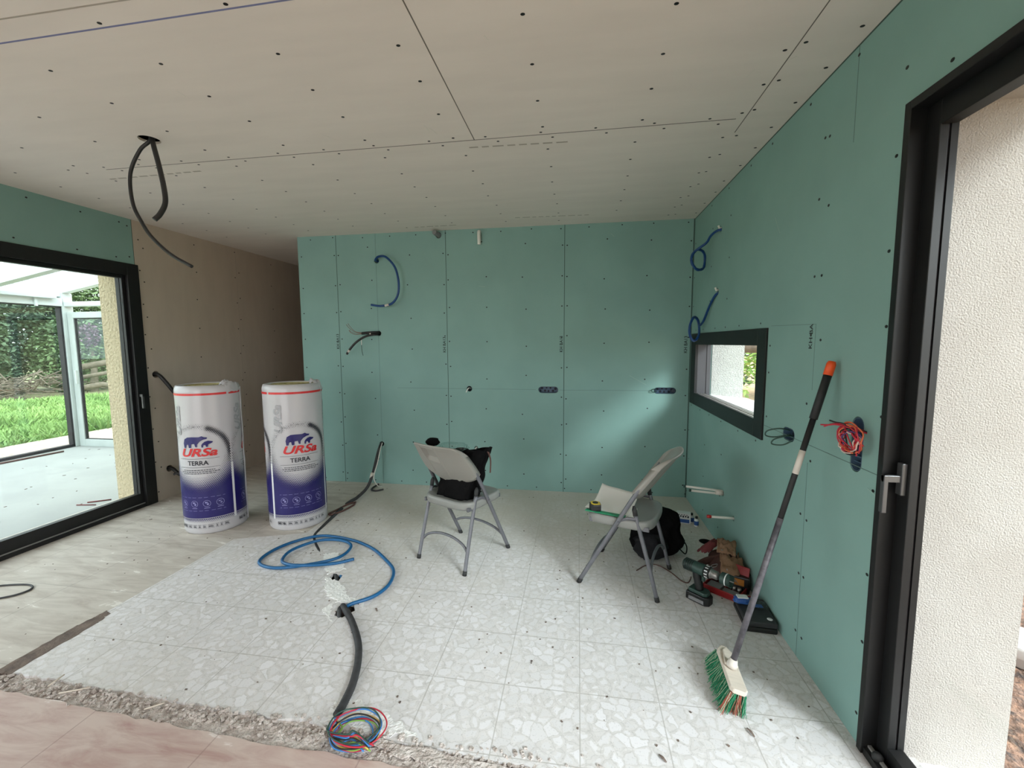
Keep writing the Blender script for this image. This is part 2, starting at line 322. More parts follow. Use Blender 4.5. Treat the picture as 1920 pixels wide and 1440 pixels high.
def spline(pts, n=10):
    P = [Vector(p) for p in pts]; out = []
    Q = [P[0]*2-P[1]] + P + [P[-1]*2-P[-2]]
    for i in range(1, len(Q)-2):
        p0, p1, p2, p3 = Q[i-1:i+3]
        for k in range(n):
            t = k/n
            out.append(0.5*((2*p1) + (p2-p0)*t + (2*p0-5*p1+4*p2-p3)*t*t + (3*p1-p0-3*p2+p3)*t*t*t))
    out.append(P[-1]); return out
def resample(path, step):
    out = [path[0]]; acc = 0
    for a, b in zip(path, path[1:]):
        d = (b-a).length
        while acc + d >= step:
            t = (step-acc)/d; a = a.lerp(b, t); out.append(a); d = (b-a).length; acc = 0
        acc += d
    if (out[-1]-path[-1]).length > 1e-4: out.append(path[-1])
    return out
def tag(o, label, cat, group=None, kind=None):
    if label: o['label'] = label
    if cat: o['category'] = cat
    if group: o['group'] = group
    if kind: o['kind'] = kind
    return o
def struct(o): o['kind'] = 'structure'; return o
def empty(name, loc, rz=0.0, label=None, cat=None, group=None):
    o = bpy.data.objects.new(name, None); o.empty_display_size = 0.1; o.location = loc; o.rotation_euler = (0, 0, rz); C.objects.link(o)
    if label: tag(o, label, cat, group)
    return o
def dup(root, loc, rz, label=None):
    r = root.copy(); C.objects.link(r); r.location = loc; r.rotation_euler = (0, 0, rz)
    if label: r['label'] = label
    def rec(a, b):
        for ch in list(a.children):
            c = ch.copy(); C.objects.link(c); c.parent = b; rec(ch, c)
    kids = list(root.children)
    for ch in kids:
        c = ch.copy(); C.objects.link(c); c.parent = r
        for g in list(ch.children):
            h = g.copy(); C.objects.link(h); h.parent = c
    return r
def holed(loops, t0, t1, axis):
    """flat plate with holes: loops of (u,v) in the plate's plane, from t0 to t1 along the axis; returns verts, faces, ids"""
    cu = bpy.data.curves.new('tmp', 'CURVE'); cu.dimensions = '2D'; cu.fill_mode = 'BOTH'
    for lp in loops:
        sp = cu.splines.new('POLY'); sp.points.add(len(lp)-1)
        for p, (u, v) in zip(sp.points, lp): p.co = (u, v, 0, 1)
        sp.use_cyclic_u = True
    cu.extrude = abs(t1-t0)/2
    o = bpy.data.objects.new('tmp', cu); C.objects.link(o)
    me = bpy.data.meshes.new_from_object(o.evaluated_get(bpy.context.evaluated_depsgraph_get()))
    mid = (t0+t1)/2; vs = []
    for q in me.vertices:
        u, v, t = q.co
        vs.append({'x': (mid+t, u, v), 'y': (u, mid+t, v), 'z': (u, v, mid+t)}[axis])
    fs = [tuple(p.vertices) for p in me.polygons]
    bpy.data.objects.remove(o); bpy.data.curves.remove(cu); bpy.data.meshes.remove(me)
    return vs, fs
def rect(u0, v0, u1, v1): return [(u0, v0), (u1, v0), (u1, v1), (u0, v1)]
def circ(u, v, r, n=20): return [(u+r*math.cos(2*PI*i/n), v+r*math.sin(2*PI*i/n)) for i in range(n)]
def slot(u, v, w_, h_, n=8):
    """stadium shape w_ wide, h_ high"""
    r = min(w_, h_)/2; a = w_/2-r; b = h_/2-r; pts = []
    for k, (sx_, sy_, s0) in enumerate(((1, 1, 0), (-1, 1, PI/2), (-1, -1, PI), (1, -1, 1.5*PI))):
        for i in range(n+1):
            t = s0+PI/2*i/n; pts.append((u+sx_*a+r*math.cos(t), v+sy_*b+r*math.sin(t)))
    return pts
def text_geo(body, size, shear=0.0, off=0.0, xs=1.0, step=None):
    cu = bpy.data.curves.new('tmp', 'FONT'); cu.body = body; cu.size = size; cu.shear = shear; cu.offset = off; cu.align_x = 'CENTER'; cu.align_y = 'CENTER'; cu.resolution_u = 4
    o = bpy.data.objects.new('tmp', cu); C.objects.link(o)
    me = bpy.data.meshes.new_from_object(o.evaluated_get(bpy.context.evaluated_depsgraph_get()))
    bm = bmesh.new(); bm.from_mesh(me)
    if step:
        xsn = [v.co.x for v in bm.verts]; x = min(xsn)+step
        while x < max(xsn):
            bmesh.ops.bisect_plane(bm, geom=bm.verts[:]+bm.edges[:]+bm.faces[:], plane_co=(x, 0, 0), plane_no=(1, 0, 0)); x += step
    bm.verts.index_update()
    vs = [(v.co.x*xs, v.co.y) for v in bm.verts]; fs = [tuple(v.index for v in f.verts) for f in bm.faces]
    bm.free(); bpy.data.objects.remove(o); bpy.data.curves.remove(cu); bpy.data.meshes.remove(me)
    return vs, fs

# ------------------------------------------------------------------ the room shell
def add_holed(mb, loops, t0, t1, axis, mi=0):
    vs, fs = holed(loops, t0, t1, axis); mb.add(vs, fs, mi)
def disc(mb, pt, axis, sgn, r, mi):
    """a screw head: tiny flat-topped disc lying on a surface; axis is the surface normal"""
    n = 8; h = 0.0009*sgn; i0 = {'x': 0, 'y': 1, 'z': 2}[axis]; a, b = [k for k in range(3) if k != i0]
    top = []; bot = []
    for j in range(n):
        t = 2*PI*j/n; p = list(pt); p[a] += r*math.cos(t); p[b] += r*0.8*math.sin(t); q = list(p); q[i0] += h; bot.append(p); top.append(q)
    mb.add(bot+top, [tuple(n+j for j in range(n))] + [(j, (j+1) % n, n+(j+1) % n, n+j) for j in range(n)], mi)
def line(mb, p, q, axis, sgn, wd, mi, h=0.0006):
    i0 = {'x': 0, 'y': 1, 'z': 2}[axis]; P = Vector(p); Q = Vector(q); N = Vector([0, 0, 0]); N[i0] = sgn
    S = (Q-P).normalized().cross(N)*wd/2
    mb.add([P-S, P+S, Q+S, Q-S, P-S+N*h, P+S+N*h, Q+S+N*h, Q-S+N*h], [(4,5,6,7),(0,1,5,4),(1,2,6,5),(2,3,7,6),(3,0,4,7)], mi)
def stencil(mb, body, pt, axis, size, mi):
    """board stamp read bottom to top on a wall"""
    vs, fs = text_geo(body, size, off=0.0005)
    out = []
    for x, y in vs:
        if axis == 'y': out.append((pt[0]-y, pt[1]-0.0008, pt[2]+x))
        else: out.append((pt[0]-0.0008, pt[1]+y, pt[2]+x))
    mb.add(out, fs, mi)
R = random.Random(3)
J = lambda a: R.uniform(-a, a)

# partition across the far end
wb = MB()
hb = [rect(XE, 0, W, H), circ(-2.087, 2.385, .027), circ(-2.091, 1.633, .028), circ(-1.112, 1.053, .029), slot(-.294, 1.051, .2, .066),
      slot(.835, 1.055, .205, .062), circ(-1.047, .428, .021), circ(-2.098, .441, .027), circ(-1.411, 2.615, .03), slot(-.987, 2.585, .04, .12)]
add_holed(wb, hb, D, D+.11, 'y')
wb.box((XE, D+.105, 0), (W, D+.12, H), 2)
wb.box((XE-.004, D, 0), (XE, D+.12, H), 0)
for sx_ in (W-1.2, W-2.4, W-3.6): line(wb, (sx_, D, 0), (sx_, D, H), 'y', -1, .0055, 1)
line(wb, (-2.094, D, H), (-2.094, D, 0), 'y', -1, .003, 4)
line(wb, (W-.006, D, 0), (W-.006, D, H), 'y', -1, .008, 1)
line(wb, (-1.9, D, 1.055), (-.42, D, 1.052), 'y', -1, .0025, 4); line(wb, (-.18, D, 1.05), (.72, D, 1.055), 'y', -1, .0025, 4)
for sx_ in (W-.03, W-1.175, W-1.225, W-2.375, W-2.425, W-3.575, W-3.625, XE+.035):
    z = .12
    while z < H-.05:
        disc(wb, (sx_+J(.006), D, z+J(.03)), 'y', -1, .0075, 3); z += .29
for sx_ in (.26, .66, -.54, -.94, -1.74, -2.16):
    z = .2+J(.08)
    while z < H-.1:
        disc(wb, (sx_+J(.025), D, z+J(.04)), 'y', -1, .0075, 3); z += .33
x = XE+.15
while x < W-.05:
    disc(wb, (x, D, H-.03+J(.008)), 'y', -1, .007, 3); disc(wb, (x+.05, D, .035), 'y', -1, .007, 3); x += .3+J(.05)
for px_, pz in ((-2.56, 1.55), (-1.37, 1.51), (-.165, 1.51), (1.015, 1.5)): stencil(wb, 'KH BA13', (px_, D, pz), 'y', .042, 5)
for a, b in (((.50, D, 1.20), (.66, D, 1.11)), ((-1.0, D, 2.1), (-.93, D, 2.09)), ((.3, D, 2.56), (.33, D, 2.53))): line(wb, a, b, 'y', -1, .004, 6)
back = struct(wb.build('wall_back', ['green', 'seam', 'core', 'screw', 'pencil', 'ink', 'scuff']))
# hall beyond the partition
hw = MB(); hw.box((XE, D+.12, 0), (XE+.1, 9.0, H)); struct(hw.build('wall_hall_right', 'ivory'))
hw = MB(); hw.box((L-.1, 9.0, 0), (XE+.1, 9.1, H)); struct(hw.build('wall_hall_end', 'ivory'))

# right wall (board lining, then masonry outside)
wr = MB()
hr = [rect(YB, 0, D+.12, H), rect(-1.35, -.001, 1.655, 2.285)[::1], rect(2.65, .975, 4.235, 1.582), circ(3.545, 2.372, .02), circ(3.563, 1.913, .02),
      slot(2.335, 1.053, .125, .066), slot(1.80, 1.128, .07, .215), circ(3.264, .414, .024), circ(3.03, .318, .018)]
hr[0] = [(YB, 0), (-1.35, 0), (-1.35, 2.285), (1.655, 2.285), (1.655, 0), (D+.12, 0), (D+.12, H), (YB, H)]; del hr[1]
add_holed(wr, hr, W, 1.235, 'x')
for a, b, wd, mi in (((W, 2.14, 0), (W, 2.14, .96), .003, 4), ((W, 2.14, 1.3), (W, 2.14, 1.6), .002, 4), ((W, 2.64, 1.045), (W, 1.66, 1.045), .003, 4), ((W, 2.60, 1.61), (W, 2.14, 1.60), .002, 4),
                     ((W, 1.95, 2.3), (W, 1.95, H), .003, 4), ((W, D-.004, 0), (W, D-.004, H), .006, 1), ((W, 1.7, H-.003), (W, D, H-.003), .008, 1)):
    line(wr, a, b, 'x', -1, wd, mi)
for y0 in (1.69, 2.11, 2.17, 3.34, 3.75, 4.27):
    z = .1
    while z < H-.05:
        if not (.9 < z < 1.66 and y0 > 2.6): disc(wr, (W, y0+J(.015), z+J(.03)), 'x', -1, .0075, 3)
        z += .29
for z0 in (.93, 1.63):
    for y0 in (2.75, 3.05, 3.35, 3.62, 3.95, 4.2): disc(wr, (W, y0+J(.05), z0), 'x', -1, .007, 3)
for z0 in (1.1, 1.35, 1.5): disc(wr, (W, 2.6, z0), 'x', -1, .007, 3)
for y0 in (1.25, 1.6, 1.95, 2.3, 2.7, 3.0, 3.4, 3.8): disc(wr, (W, y0, H-.04), 'x', -1, .0075, 3)
for y0 in (1.2, .9, 1.5): disc(wr, (W, y0, 2.33), 'x', -1, .0075, 3)
stencil(wr, 'KH BA', (W, 2.175, 1.545), 'x', .040, 5)
for a, b in (((W, 2.62, 2.2), (W, 2.55, 2.1)), ((W, 1.72, .98), (W, 1.68, .97))): line(wr, a, b, 'x', -1, .004, 6)
right = struct(wr.build('wall_right', ['green', 'seam', 'core', 'screw', 'pencil', 'ink', 'scuff']))
wo = MB()
add_holed(wo, [[(YB-.3, -.3), (-1.4, -.3), (-1.4, 2.42), (1.70, 2.42), (1.70, -.3), (9.1, -.3), (9.1, 2.85), (YB-.3, 2.85)], rect(2.60, .99, 4.27, 1.86)], 1.235, 1.512, 'x')
struct(wo.build('wall_right_outside', 'render_white'))
ds = MB(); ds.grid(lambda u, v: (1.19+.335*u, -1.4+3.045*v, -.012-.02*u+.010*noise.noise(Vector((u*9, v*70, 1)))), 24, 160); ds.box((1.19, -1.4, -.16), (1.515, 1.645, -.05)); struct(ds.build('trim_4', 'plaster_patch'))
sl = MB(); sl.add([(1.19, 2.6, 1.035), (1.56, 2.6, 1.0), (1.56, 4.27, 1.0), (1.19, 4.27, 1.035), (1.19, 2.6, .985), (1.56, 2.6, .95), (1.56, 4.27, .95), (1.19, 4.27, .985)], [(0,1,2,3),(4,5,6,7),(0,1,5,4),(1,2,6,5),(2,3,7,6),(3,0,4,7)])
struct(sl.build('trim_1', 'sill', bevel=.006))
rv = MB(); rv.box((1.193, 1.642, -.1), (1.516, 1.702, 2.42)); rv.box((1.193, -1.4, 2.275), (1.516, 1.702, 2.425)); struct(rv.build('trim_3', 'render_white'))
rv = MB(); rv.box((1.23, 4.235, .99), (1.514, 4.272, 1.86)); rv.box((1.195, 2.6, 1.59), (1.24, 4.27, 1.86)); struct(rv.build('trim_2', 'render_bright'))
# left wall
wl = MB()
add_holed(wl, [[(YB, 0), (-1.2, 0), (-1.2, 2.25), (3.456, 2.25), (3.456, H), (YB, H)]], L, L-.09, 'x', 0)
add_holed(wl, [[(3.456, 0), (9.0, 0), (9.0, H), (3.456, H)], circ(3.568, 1.239, .034), circ(3.63, .291, .034)], L, L-.09, 'x', 1)
line(wl, (L, 3.456, 2.25), (L, 3.456, H), 'x', 1, .004, 2); line(wl, (L, 4.66, 0), (L, 4.66, H), 'x', 1, .003, 4)
for y0, z0, z1 in ((3.50, .1, H), (3.54, .3, H), (3.42, 2.3, H), (4.1, .2, H), (4.64, .2, H), (4.69, .3, H), (5.25, .2, H)):
    z = z0
    while z < z1-.05: disc(wl, (L, y0+J(.01), z+J(.03)), 'x', 1, .0075, 3); z += .3
for y0 in (1.6, 2.0, 2.35, 2.7, 3.05, 3.35): disc(wl, (L, y0, H-.05), 'x', 1, .0075, 3)
for y0 in (1.8, 2.25, 2.6, 3.0, 3.3): disc(wl, (L, y0, 2.30), 'x', 1, .0075, 3)
left = struct(wl.build('wall_left', ['green', 'ivory', 'seam', 'screw', 'smudge']))
wo = MB(); add_holed(wo, [[(YB-.3, -.3), (-1.3, -.3), (-1.3, 2.3), (3.5, 2.3), (3.5, -.3), (9.1, -.3), (9.1, 2.85), (YB-.3, 2.85)]], L-.09, -4.51, 'x')
struct(wo.build('wall_left_outside', 'render_yellow'))
# rear wall behind the viewpoint, with an assumed opening added to let fill light in
wf = MB(); add_holed(wf, [[(L, 0), (-3.8, 0), (-3.8, 2.45), (-1.2, 2.45), (-1.2, 0), (W, 0), (W, H), (L, H)]], YB, YB-.3, 'y'); struct(wf.build('wall_front', 'ivory'))

# ceiling
cb = MB(); add_holed(cb, [rect(L-.12, YB-.3, 1.24, 9.1), circ(-2.374, 2.174, .052)], H, H+.013, 'z')
cb.box((L-.5, YB-.3, H+.12), (1.57, 9.1, H+.2), 5)
cb.box((-2.5, 2.05, H+.05), (-2.25, 2.3, H+.12), 5)
for a, b, wd, mi in (((-.588, 1.0, H), (-.588, 2.475, H), .005, 1), ((-3.05, 2.48, H), (.79, 2.468, H), .0055, 1), ((.815, .9, H), (.835, 2.62, H), .0045, 1),
                     ((-3.4, 1.44, H), (-.6, 1.405, H), .007, 2), ((-3.4, 1.333, H), (-.9, 1.322, H), .006, 3), ((.80, 3.6, H), (.90, 3.25, H), .004, 6)):
    line(cb, a, b, 'z', -1, wd, mi)
for x0, x1, y0, y1 in ((-.64, -.1, 2.56, 2.58), (-.58, .05, 4.0, 4.02), (-3.2, -2.5, 2.62, 2.6), (-1.6, -1.2, 4.15, 4.14)):
    x = x0
    while x < x1:
        ln = R.uniform(.03, .075); q = (x-x0)/(x1-x0); yy = y0+(y1-y0)*q; line(cb, (x, yy, H), (x+ln, yy+.001, H), 'z', -1, .014, 3); x += ln+.022
for gx in [-3.7, -3.2, -2.69, -2.18, -1.68, -1.19, -.69, -.19, .32, .80, .85, 1.02]:
    y = .89+J(.02)
    while y < 4.2:
        if not (abs(gx+2.374) < .08 and abs(y-2.17) < .1): disc(cb, (gx+J(.012), y, H), 'z', -1, .0085, 4)
        y += .25+J(.025)
x = -3.3
while x < .8:
    disc(cb, (x, 2.445, H), 'z', -1, .008, 4); disc(cb, (x+.06, 2.51, H), 'z', -1, .008, 4); x += .3+J(.04)
for k in range(16):
    x = R.uniform(-2.5, 1.0); y = R.uniform(1.6, 4.1); line(cb, (x, y, H), (x+J(.05), y+.02+abs(J(.06)), H), 'z', -1, .005, 6)
struct(cb.build('ceiling', ['ceiling', 'seam_grey', 'chalk', 'smudge', 'screw', 'hole', 'scuff_ceiling']))
rb = MB(); rb.box((1.5, YB-.5, 2.86), (1.8, 9.2, 2.98)); rb.box((L-.55, YB-.3, H+.2), (1.6, 9.2, H+.32)); struct(rb.build('roof', 'pvc_dirty'))

# ------------------------------------------------------------------ floor
def jag(p, q, n, a):
    out = []
    for i in range(n):
        t = i/n; x = p[0]+(q[0]-p[0])*t; y = p[1]+(q[1]-p[1])*t
        out.append((x, y+(R.uniform(-a, a) if i else 0)))
    return out
far = jag((-2.66, 1.492), (-1.0, 1.446), 34, .008) + jag((-1.0, 1.446), (-.34, 1.408), 14, .008) + jag((-.34, 1.408), (1.235, 1.35), 30, .010) + [(1.235, 1.35)]
gr = [(-2.165, 3.755), (-2.14, 3.43), (-2.085, 3.03), (-1.845, 2.775)]
def band(pts, w0):
    l = []; r = []
    for i, p in enumerate(pts):
        a = Vector(pts[max(0, i-1)]); b = Vector(pts[min(len(pts)-1, i+1)]); d = (b-a).normalized(); n = Vector((-d.y, d.x))*w0/2
        l.append(tuple(Vector(p)+n)); r.append(tuple(Vector(p)-n))
    return l + r[::-1]
holes_f = [circ(.979, 3.34, .043, 24), band([(-2.155, 3.62), (-2.135, 3.43), (-2.075, 3.02), (-2.03, 2.95), (-1.85, 2.77)], .062), [(-1.602, 2.52), (-1.525, 2.50), (-1.515, 2.43), (-1.59, 2.44)], [(-1.37, 2.225), (-1.29, 2.215), (-1.25, 2.16), (-1.29, 2.09), (-1.345, 2.10)]]
fb = MB()
add_holed(fb, [far + [(1.235, D), (-2.19, D), (-2.175, 3.66), (-2.165, 3.05), (-2.66, 2.87)]] + [holes_f[0]] + holes_f[2:], 0, -.018, 'z', 0)
# the second hole overlaps the boundary, so the groove is framed by the two plates
add_holed(fb, [[(L-.47, 1.50), (-2.66, 1.492), (-2.66, 2.87), (-2.165, 3.05), (-2.175, 3.66), (-2.19, D), (XE, D), (XE, 9.0), (L-.47, 9.0)]], 0, -.018, 'z', 1)
near = jag((L-.1, 1.44), (-2.52, 1.40), 20, .006)+jag((-2.52, 1.40), (-1.233, 1.342), 26, .007)+jag((-1.233, 1.342), (-.525, 1.338), 16, .009)+jag((-.525, 1.338), (1.235, 1.24), 30, .009)+[(1.235, 1.24)]
add_holed(fb, [near + [(1.235, YB-.3), (L-.1, YB-.3)]], 0, -.018, 'z', 2)
struct(fb.build('floor', ['terrazzo', 'stone_beige', 'stone_pink']))
sb = MB()
def rub(u, v):
    x = L-.1+(1.24-L+.1)*u; y0 = 1.52-.16*u; y = y0-.26+.30*v+.0
    h = noise.noise(Vector((x*23, y*23, 0)))*.008+noise.noise(Vector((x*60, y*60, 4)))*.008
    return (x, y, -.009+h)
sb.grid(rub, 520, 26, 0)
sb.box((L-.1, YB-.3, -.09), (1.24, 9.0, -.05), 1)
sb.box((-2.7, 1.45, -.049), (-2.58, 1.95, -.008), 1)
struct(sb.build('floor_screed', ['rubble', 'dirt']))
# dark groove with scraped edges where the old wall stood, and the filled channel
pb = MB()
def patch(poly_pts, z, mi, jitter=.006, n=10):
    P = []
    for i, p in enumerate(poly_pts):
        q = poly_pts[(i+1) % len(poly_pts)]
        for k in range(n): t = k/n; P.append((p[0]+(q[0]-p[0])*t+R.uniform(-jitter, jitter), p[1]+(q[1]-p[1])*t+R.uniform(-jitter, jitter)))
    pb.prism(P, -.002, z, mi)
patch([(-1.82, 2.74), (-1.72, 2.78), (-1.55, 2.58), (-1.62, 2.50), (-1.70, 2.58)], .003, 0, .012)
patch([(-1.62, 2.46), (-1.50, 2.42), (-1.36, 2.28), (-1.25, 2.26), (-1.20, 2.18), (-1.26, 2.22), (-1.40, 2.22), (-1.52, 2.30)], .0035, 0, .012)
patch([(-1.37, 2.10), (-1.33, 2.05), (-1.45, 2.14), (-1.42, 2.22)], .002, 0, .010)
patch([(-1.02, 1.60), (-.80, 1.55), (-.6, 1.46), (-.75, 1.44), (-1.0, 1.47)], .0015, 0, .012)
patch([(-.9, 1.42), (.3, 1.37), (1.0, 1.345), (.4, 1.30), (-.5, 1.345)], .004, 1, .014, 16)
patch([(-2.69, 1.48), (-2.60, 1.48), (-2.60, 1.84), (-2.625, 1.93), (-2.67, 1.95), (-2.69, 1.80)], .0018, 2, .006, 12)
struct(pb.build('floor_patching', ['plaster_patch', 'rubble', 'dirt']))

# ------------------------------------------------------------------ doors and windows
def slide_door(name, xf, sg, y0, y1, ztop, face_w, stile, rail_t, rail_b, handle_y=None, gl='glass', casing=.012, recess=.038):
    """black sliding door in a wall; sg=+1 when outside is towards +x. face at xf."""
    r = empty(name, (xf, (y0+y1)/2, 0)); struct(r); oy = -(y0+y1)/2
    X = lambda d: d*sg
    def bx(mb, x0, x1, a, b, z0, z1, mi=0):
        xa, xb = sorted((X(x0), X(x1))); mb.box((xa, a+oy, z0), (xb, b+oy, z1), mi)
    f = MB()
    for a, b in ((y1-face_w, y1), (y0, y0+face_w)): bx(f, -casing, .13, a, b, 0, ztop)
    bx(f, -casing, .13, y0+face_w, y1-face_w, ztop-face_w, ztop)
    bx(f, -casing*.5, .13, y0+face_w, y1-face_w, -.01, .028)
    f.build('frame', ['alu'], r, bevel=.002)
    a0, a1 = y0+face_w, y1-face_w; zt = ztop-face_w
    s = MB(); s2 = MB()
    for ya, yb, d in ((a0, a0+stile, 1), (a1-stile, a1, -1)):
        bx(s, recess, recess+.026, ya, yb, .03, zt)
        e = stile-.006
        if d < 0: bx(s2, recess+.026, recess+.032, a1-e, a1, .03, zt, 0); bx(s2, recess+.032, recess+.048, a1-stile, a1, .03, zt, 1)
        else: bx(s2, recess+.026, recess+.032, a0, a0+e, .03, zt, 0); bx(s2, recess+.032, recess+.048, a0, a0+stile, .03, zt, 1)
    bx(s, recess, recess+.048, a0+stile, a1-stile, zt-rail_t, zt); bx(s, recess, recess+.048, a0+stile, a1-stile, .03, .03+rail_b)
    s.build('sash', ['alu'], r, bevel=.002); s2.build('seal', ['gasket', 'alu'], r)
    t = MB()
    for dx in (.01, .082): bx(t, dx, dx+.012, a0, a1, .028, .036)
    t.build('track', 'track', r)
    g = MB(); bx(g, recess+.052, recess+.060, a0, a1, .05, zt); g.build('glass_pane', gl, r)
    if handle_y is not None:
        h = MB(); hy = handle_y+oy
        def hb(d0, d1, ya, yb, z0, z1):
            xa, xb = sorted((X(d0), X(d1))); h.box((xa, hy+ya, z0), (xb, hy+yb, z1))
        hb(recess-.016, recess, -.013, .013, 1.0, 1.11)
        hb(recess-.066, recess-.014, -.008, .008, 1.043, 1.067); hb(recess-.066, recess-.052, -.009, .009, .935, 1.067)
        h.build('handle', 'handle', r, bevel=.002)
    return r
slide_door('door_1', L, -1, -1.18, 3.478, 2.258, .105, .03, .03, .10, handle_y=3.392, casing=.012, recess=.02)
slide_door('door_2', W, 1, -1.33, 1.661, 2.292, .028, .053, .075, .05, handle_y=1.606)
# short threshold bolt of the near door
bo = MB(); bo.lathe([(.001, .028), (.016, .028), (.018, .04), (.012, .05), (.001, .052)], 16, 0, Matrix.Translation((1.075, 1.585, 0))); tag(bo.build('door_stop', 'rubber'), 'small round black stopper on the sliding door track near the broom side', 'door stop')
d3 = empty('door_3', (L, 6.5, 0)); struct(d3)
m = MB(); m.box((0, -.66, 0), (.02, -.56, 2.23)); m.box((0, .56, 0), (.02, .66, 2.23)); m.box((0, -.56, 2.13), (.02, .56, 2.23)); m.box((0, -.56, 0), (.02, .56, .1)); m.build('frame', 'alu', d3)
m = MB(); m.box((.002, -.56, .1), (.01, .56, 2.13)); m.build('door_leaf', 'blackplastic', d3)
w1 = empty('window_1', (W, 3.44, 0)); struct(w1)
m = MB(); m.box((-.012, -.81, .955), (.012, -.69, 1.6)); m.box((-.012, .66, .955), (.012, .81, 1.6)); m.box((-.012, -.69, 1.5), (.012, .66, 1.6)); m.box((-.012, -.69, .955), (.012, .66, 1.062)); m.build('window_frame', 'alu', w1, bevel=.002)
m = MB()
for d0, d1, e in ((.012, .05, .0), (.05, .09, .006), (.09, .125, .0)):
    m.box((d0, -.75, 1.5+e), (d1, .70, 1.585)); m.box((d0, .66+e, 1.02), (d1, .77, 1.56)); m.box((d0, -.77, 1.02), (d1, -.69-e, 1.56)); m.box((d0, -.75, .98), (d1, .70, 1.045-e))
m.build('sash', 'alu_grey', w1)
m = MB(); m.box((.012, -.69, 1.05), (.03, .66, 1.058)); m.box((.045, -.69, 1.05), (.055, .66, 1.058)); m.box((.07, -.69, 1.05), (.08, .66, 1.056)); m.build('glazing_bead', 'track', w1)
m = MB(); m.box((.092, -.70, 1.04), (.1, .67, 1.51)); m.build('glass_pane', 'glass', w1)

# ------------------------------------------------------------------ outside, left: conservatory and garden
g = MB(); g.box((-7.75, -3.5, -.2), (-4.5, 5.52, -.02)); 
for k in range(60):
    x = R.uniform(-7.5, -4.7); y = R.uniform(2.2, 5.3); a = R.uniform(0, 3); l = R.uniform(.01, .03)
    line(g, (x, y, -.02), (x+l*math.cos(a), y+l*math.sin(a), -.02), 'z', 1, .008, 1, .004)
struct(g.build('ground_slab', ['slab', 'dirt']))
g = MB(); g.box((-60, -40, -.4), (-4.51, 60, -.16)); struct(g.build('ground', 'soil'))
g = MB(); g.box((-8.9, -4, -.159), (-7.75, 9, -.06)); g.box((-7.75, 5.52, -.159), (-4.55, 8.5, -.06)); struct(g.build('ground_gravel', 'gravel'))
cv = empty('conservatory', (-7.65, 5.42, -.02), 0, 'white framed glass conservatory with sloping glass roof beyond the left sliding door', 'conservatory')
def cpart(mb, name, m_, par=cv, **k):
    for i, v in enumerate(mb.v): mb.v[i] = (v[0]+7.65, v[1]-5.42, v[2]+.02)
    return mb.build(name, m_, par, **k)
m = MB(); m.box((-7.71, 5.36, -.02), (-7.58, 5.50, 2.30)); cpart(m, 'corner_post', 'pvc_dirty', bevel=.008)
m = MB(); m.box((-7.70, 2.9, -.02), (-7.62, 3.0, 2.1)); cpart(m, 'post', 'pvc_dirty', bevel=.005)
m = MB(); m.box((-7.72, -1.5, 2.10), (-7.58, 5.38, 2.22)); m.box((-7.70, -1.5, 2.24), (-7.60, 5.38, 2.33)); cpart(m, 'eaves_beam', 'pvc', bevel=.008)
m = MB(); m.box((-7.62, 5.38, 2.10), (-4.51, 5.48, 2.17)); cpart(m, 'side_beam', 'pvc', bevel=.008)
m = MB(); m.box((-7.665, 3.0, .03), (-7.655, 5.36, 2.10)); pn = cpart(m, 'glass_pane', 'glass_old')
m = MB(); m.box((-7.665, -1.5, .03), (-7.655, 2.9, 2.10)); cpart(m, 'glass_pane', 'glass_old')
m = MB(); m.box((-7.68, 5.335, .0), (-7.60, 5.36, 2.10)); m.box((-7.68, 3.0, .0), (-7.60, 3.02, 2.1)); m.box((-7.68, 3.0, 2.085), (-7.60, 5.36, 2.10)); m.box((-7.68, 3.0, -.02), (-7.60, 5.36, .02)); cpart(m, 'gasket', 'gasket')
m = MB()
for a, b in ((-7.57, -7.47), (-6.72, -6.62)): m.box((a, 5.40, -.02), (b, 5.46, 2.02))
m.box((-7.47, 5.40, 1.93), (-6.72, 5.46, 2.02)); m.box((-7.47, 5.40, -.02), (-6.72, 5.46, .09)); dr_ = cpart(m, 'door', 'pvc_dirty', bevel=.004)
m = MB(); m.box((-7.47, 5.415, .09), (-7.45, 5.445, 1.93)); m.box((-7.45, 5.415, 1.915), (-6.72, 5.445, 1.93)); m.box((-7.45, 5.415, .09), (-6.72, 5.445, .10)); cpart(m, 'gasket', 'gasket')
m = MB(); m.box((-7.45, 5.425, .10), (-6.72, 5.435, 1.915)); o_ = cpart(m, 'glass_pane', 'glass_old')
m = MB(); m.box((-7.50, 5.37, .95), (-7.475, 5.40, 1.15)); cpart(m, 'handle', 'pvc', bevel=.003)
m = MB(); m.box((-6.6, 5.425, .0), (-4.51, 5.435, 2.08)); cpart(m, 'glass_pane', 'glass_old')
RS = (2.86-2.30)/(7.68-4.51)
def roofz(x): return 2.30+(x+7.68)*RS
for yy in (5.42, 4.45, 3.5, 2.55, 1.6, .65, -.3):
    m = MB(); wd = .05; zz = -.10 if yy < 5.4 else -.02
    m.add([(-7.75, yy-wd, roofz(-7.75)+zz), (-7.75, yy+wd, roofz(-7.75)+zz), (-7.75, yy+wd, roofz(-7.75)+.03), (-7.75, yy-wd, roofz(-7.75)+.03),
           (-4.51, yy-wd, roofz(-4.51)+zz), (-4.51, yy+wd, roofz(-4.51)+zz), (-4.51, yy+wd, roofz(-4.51)+.03), (-4.51, yy-wd, roofz(-4.51)+.03)], [(0,1,2,3),(4,5,6,7),(0,1,5,4),(1,2,6,5),(2,3,7,6),(3,0,4,7)])
    cpart(m, 'rafter', 'pvc', bevel=.004)
ys = (5.37, 4.50, 4.40, 3.55, 3.45, 2.60, 2.50, 1.65, 1.55, .70, .60, -.25)
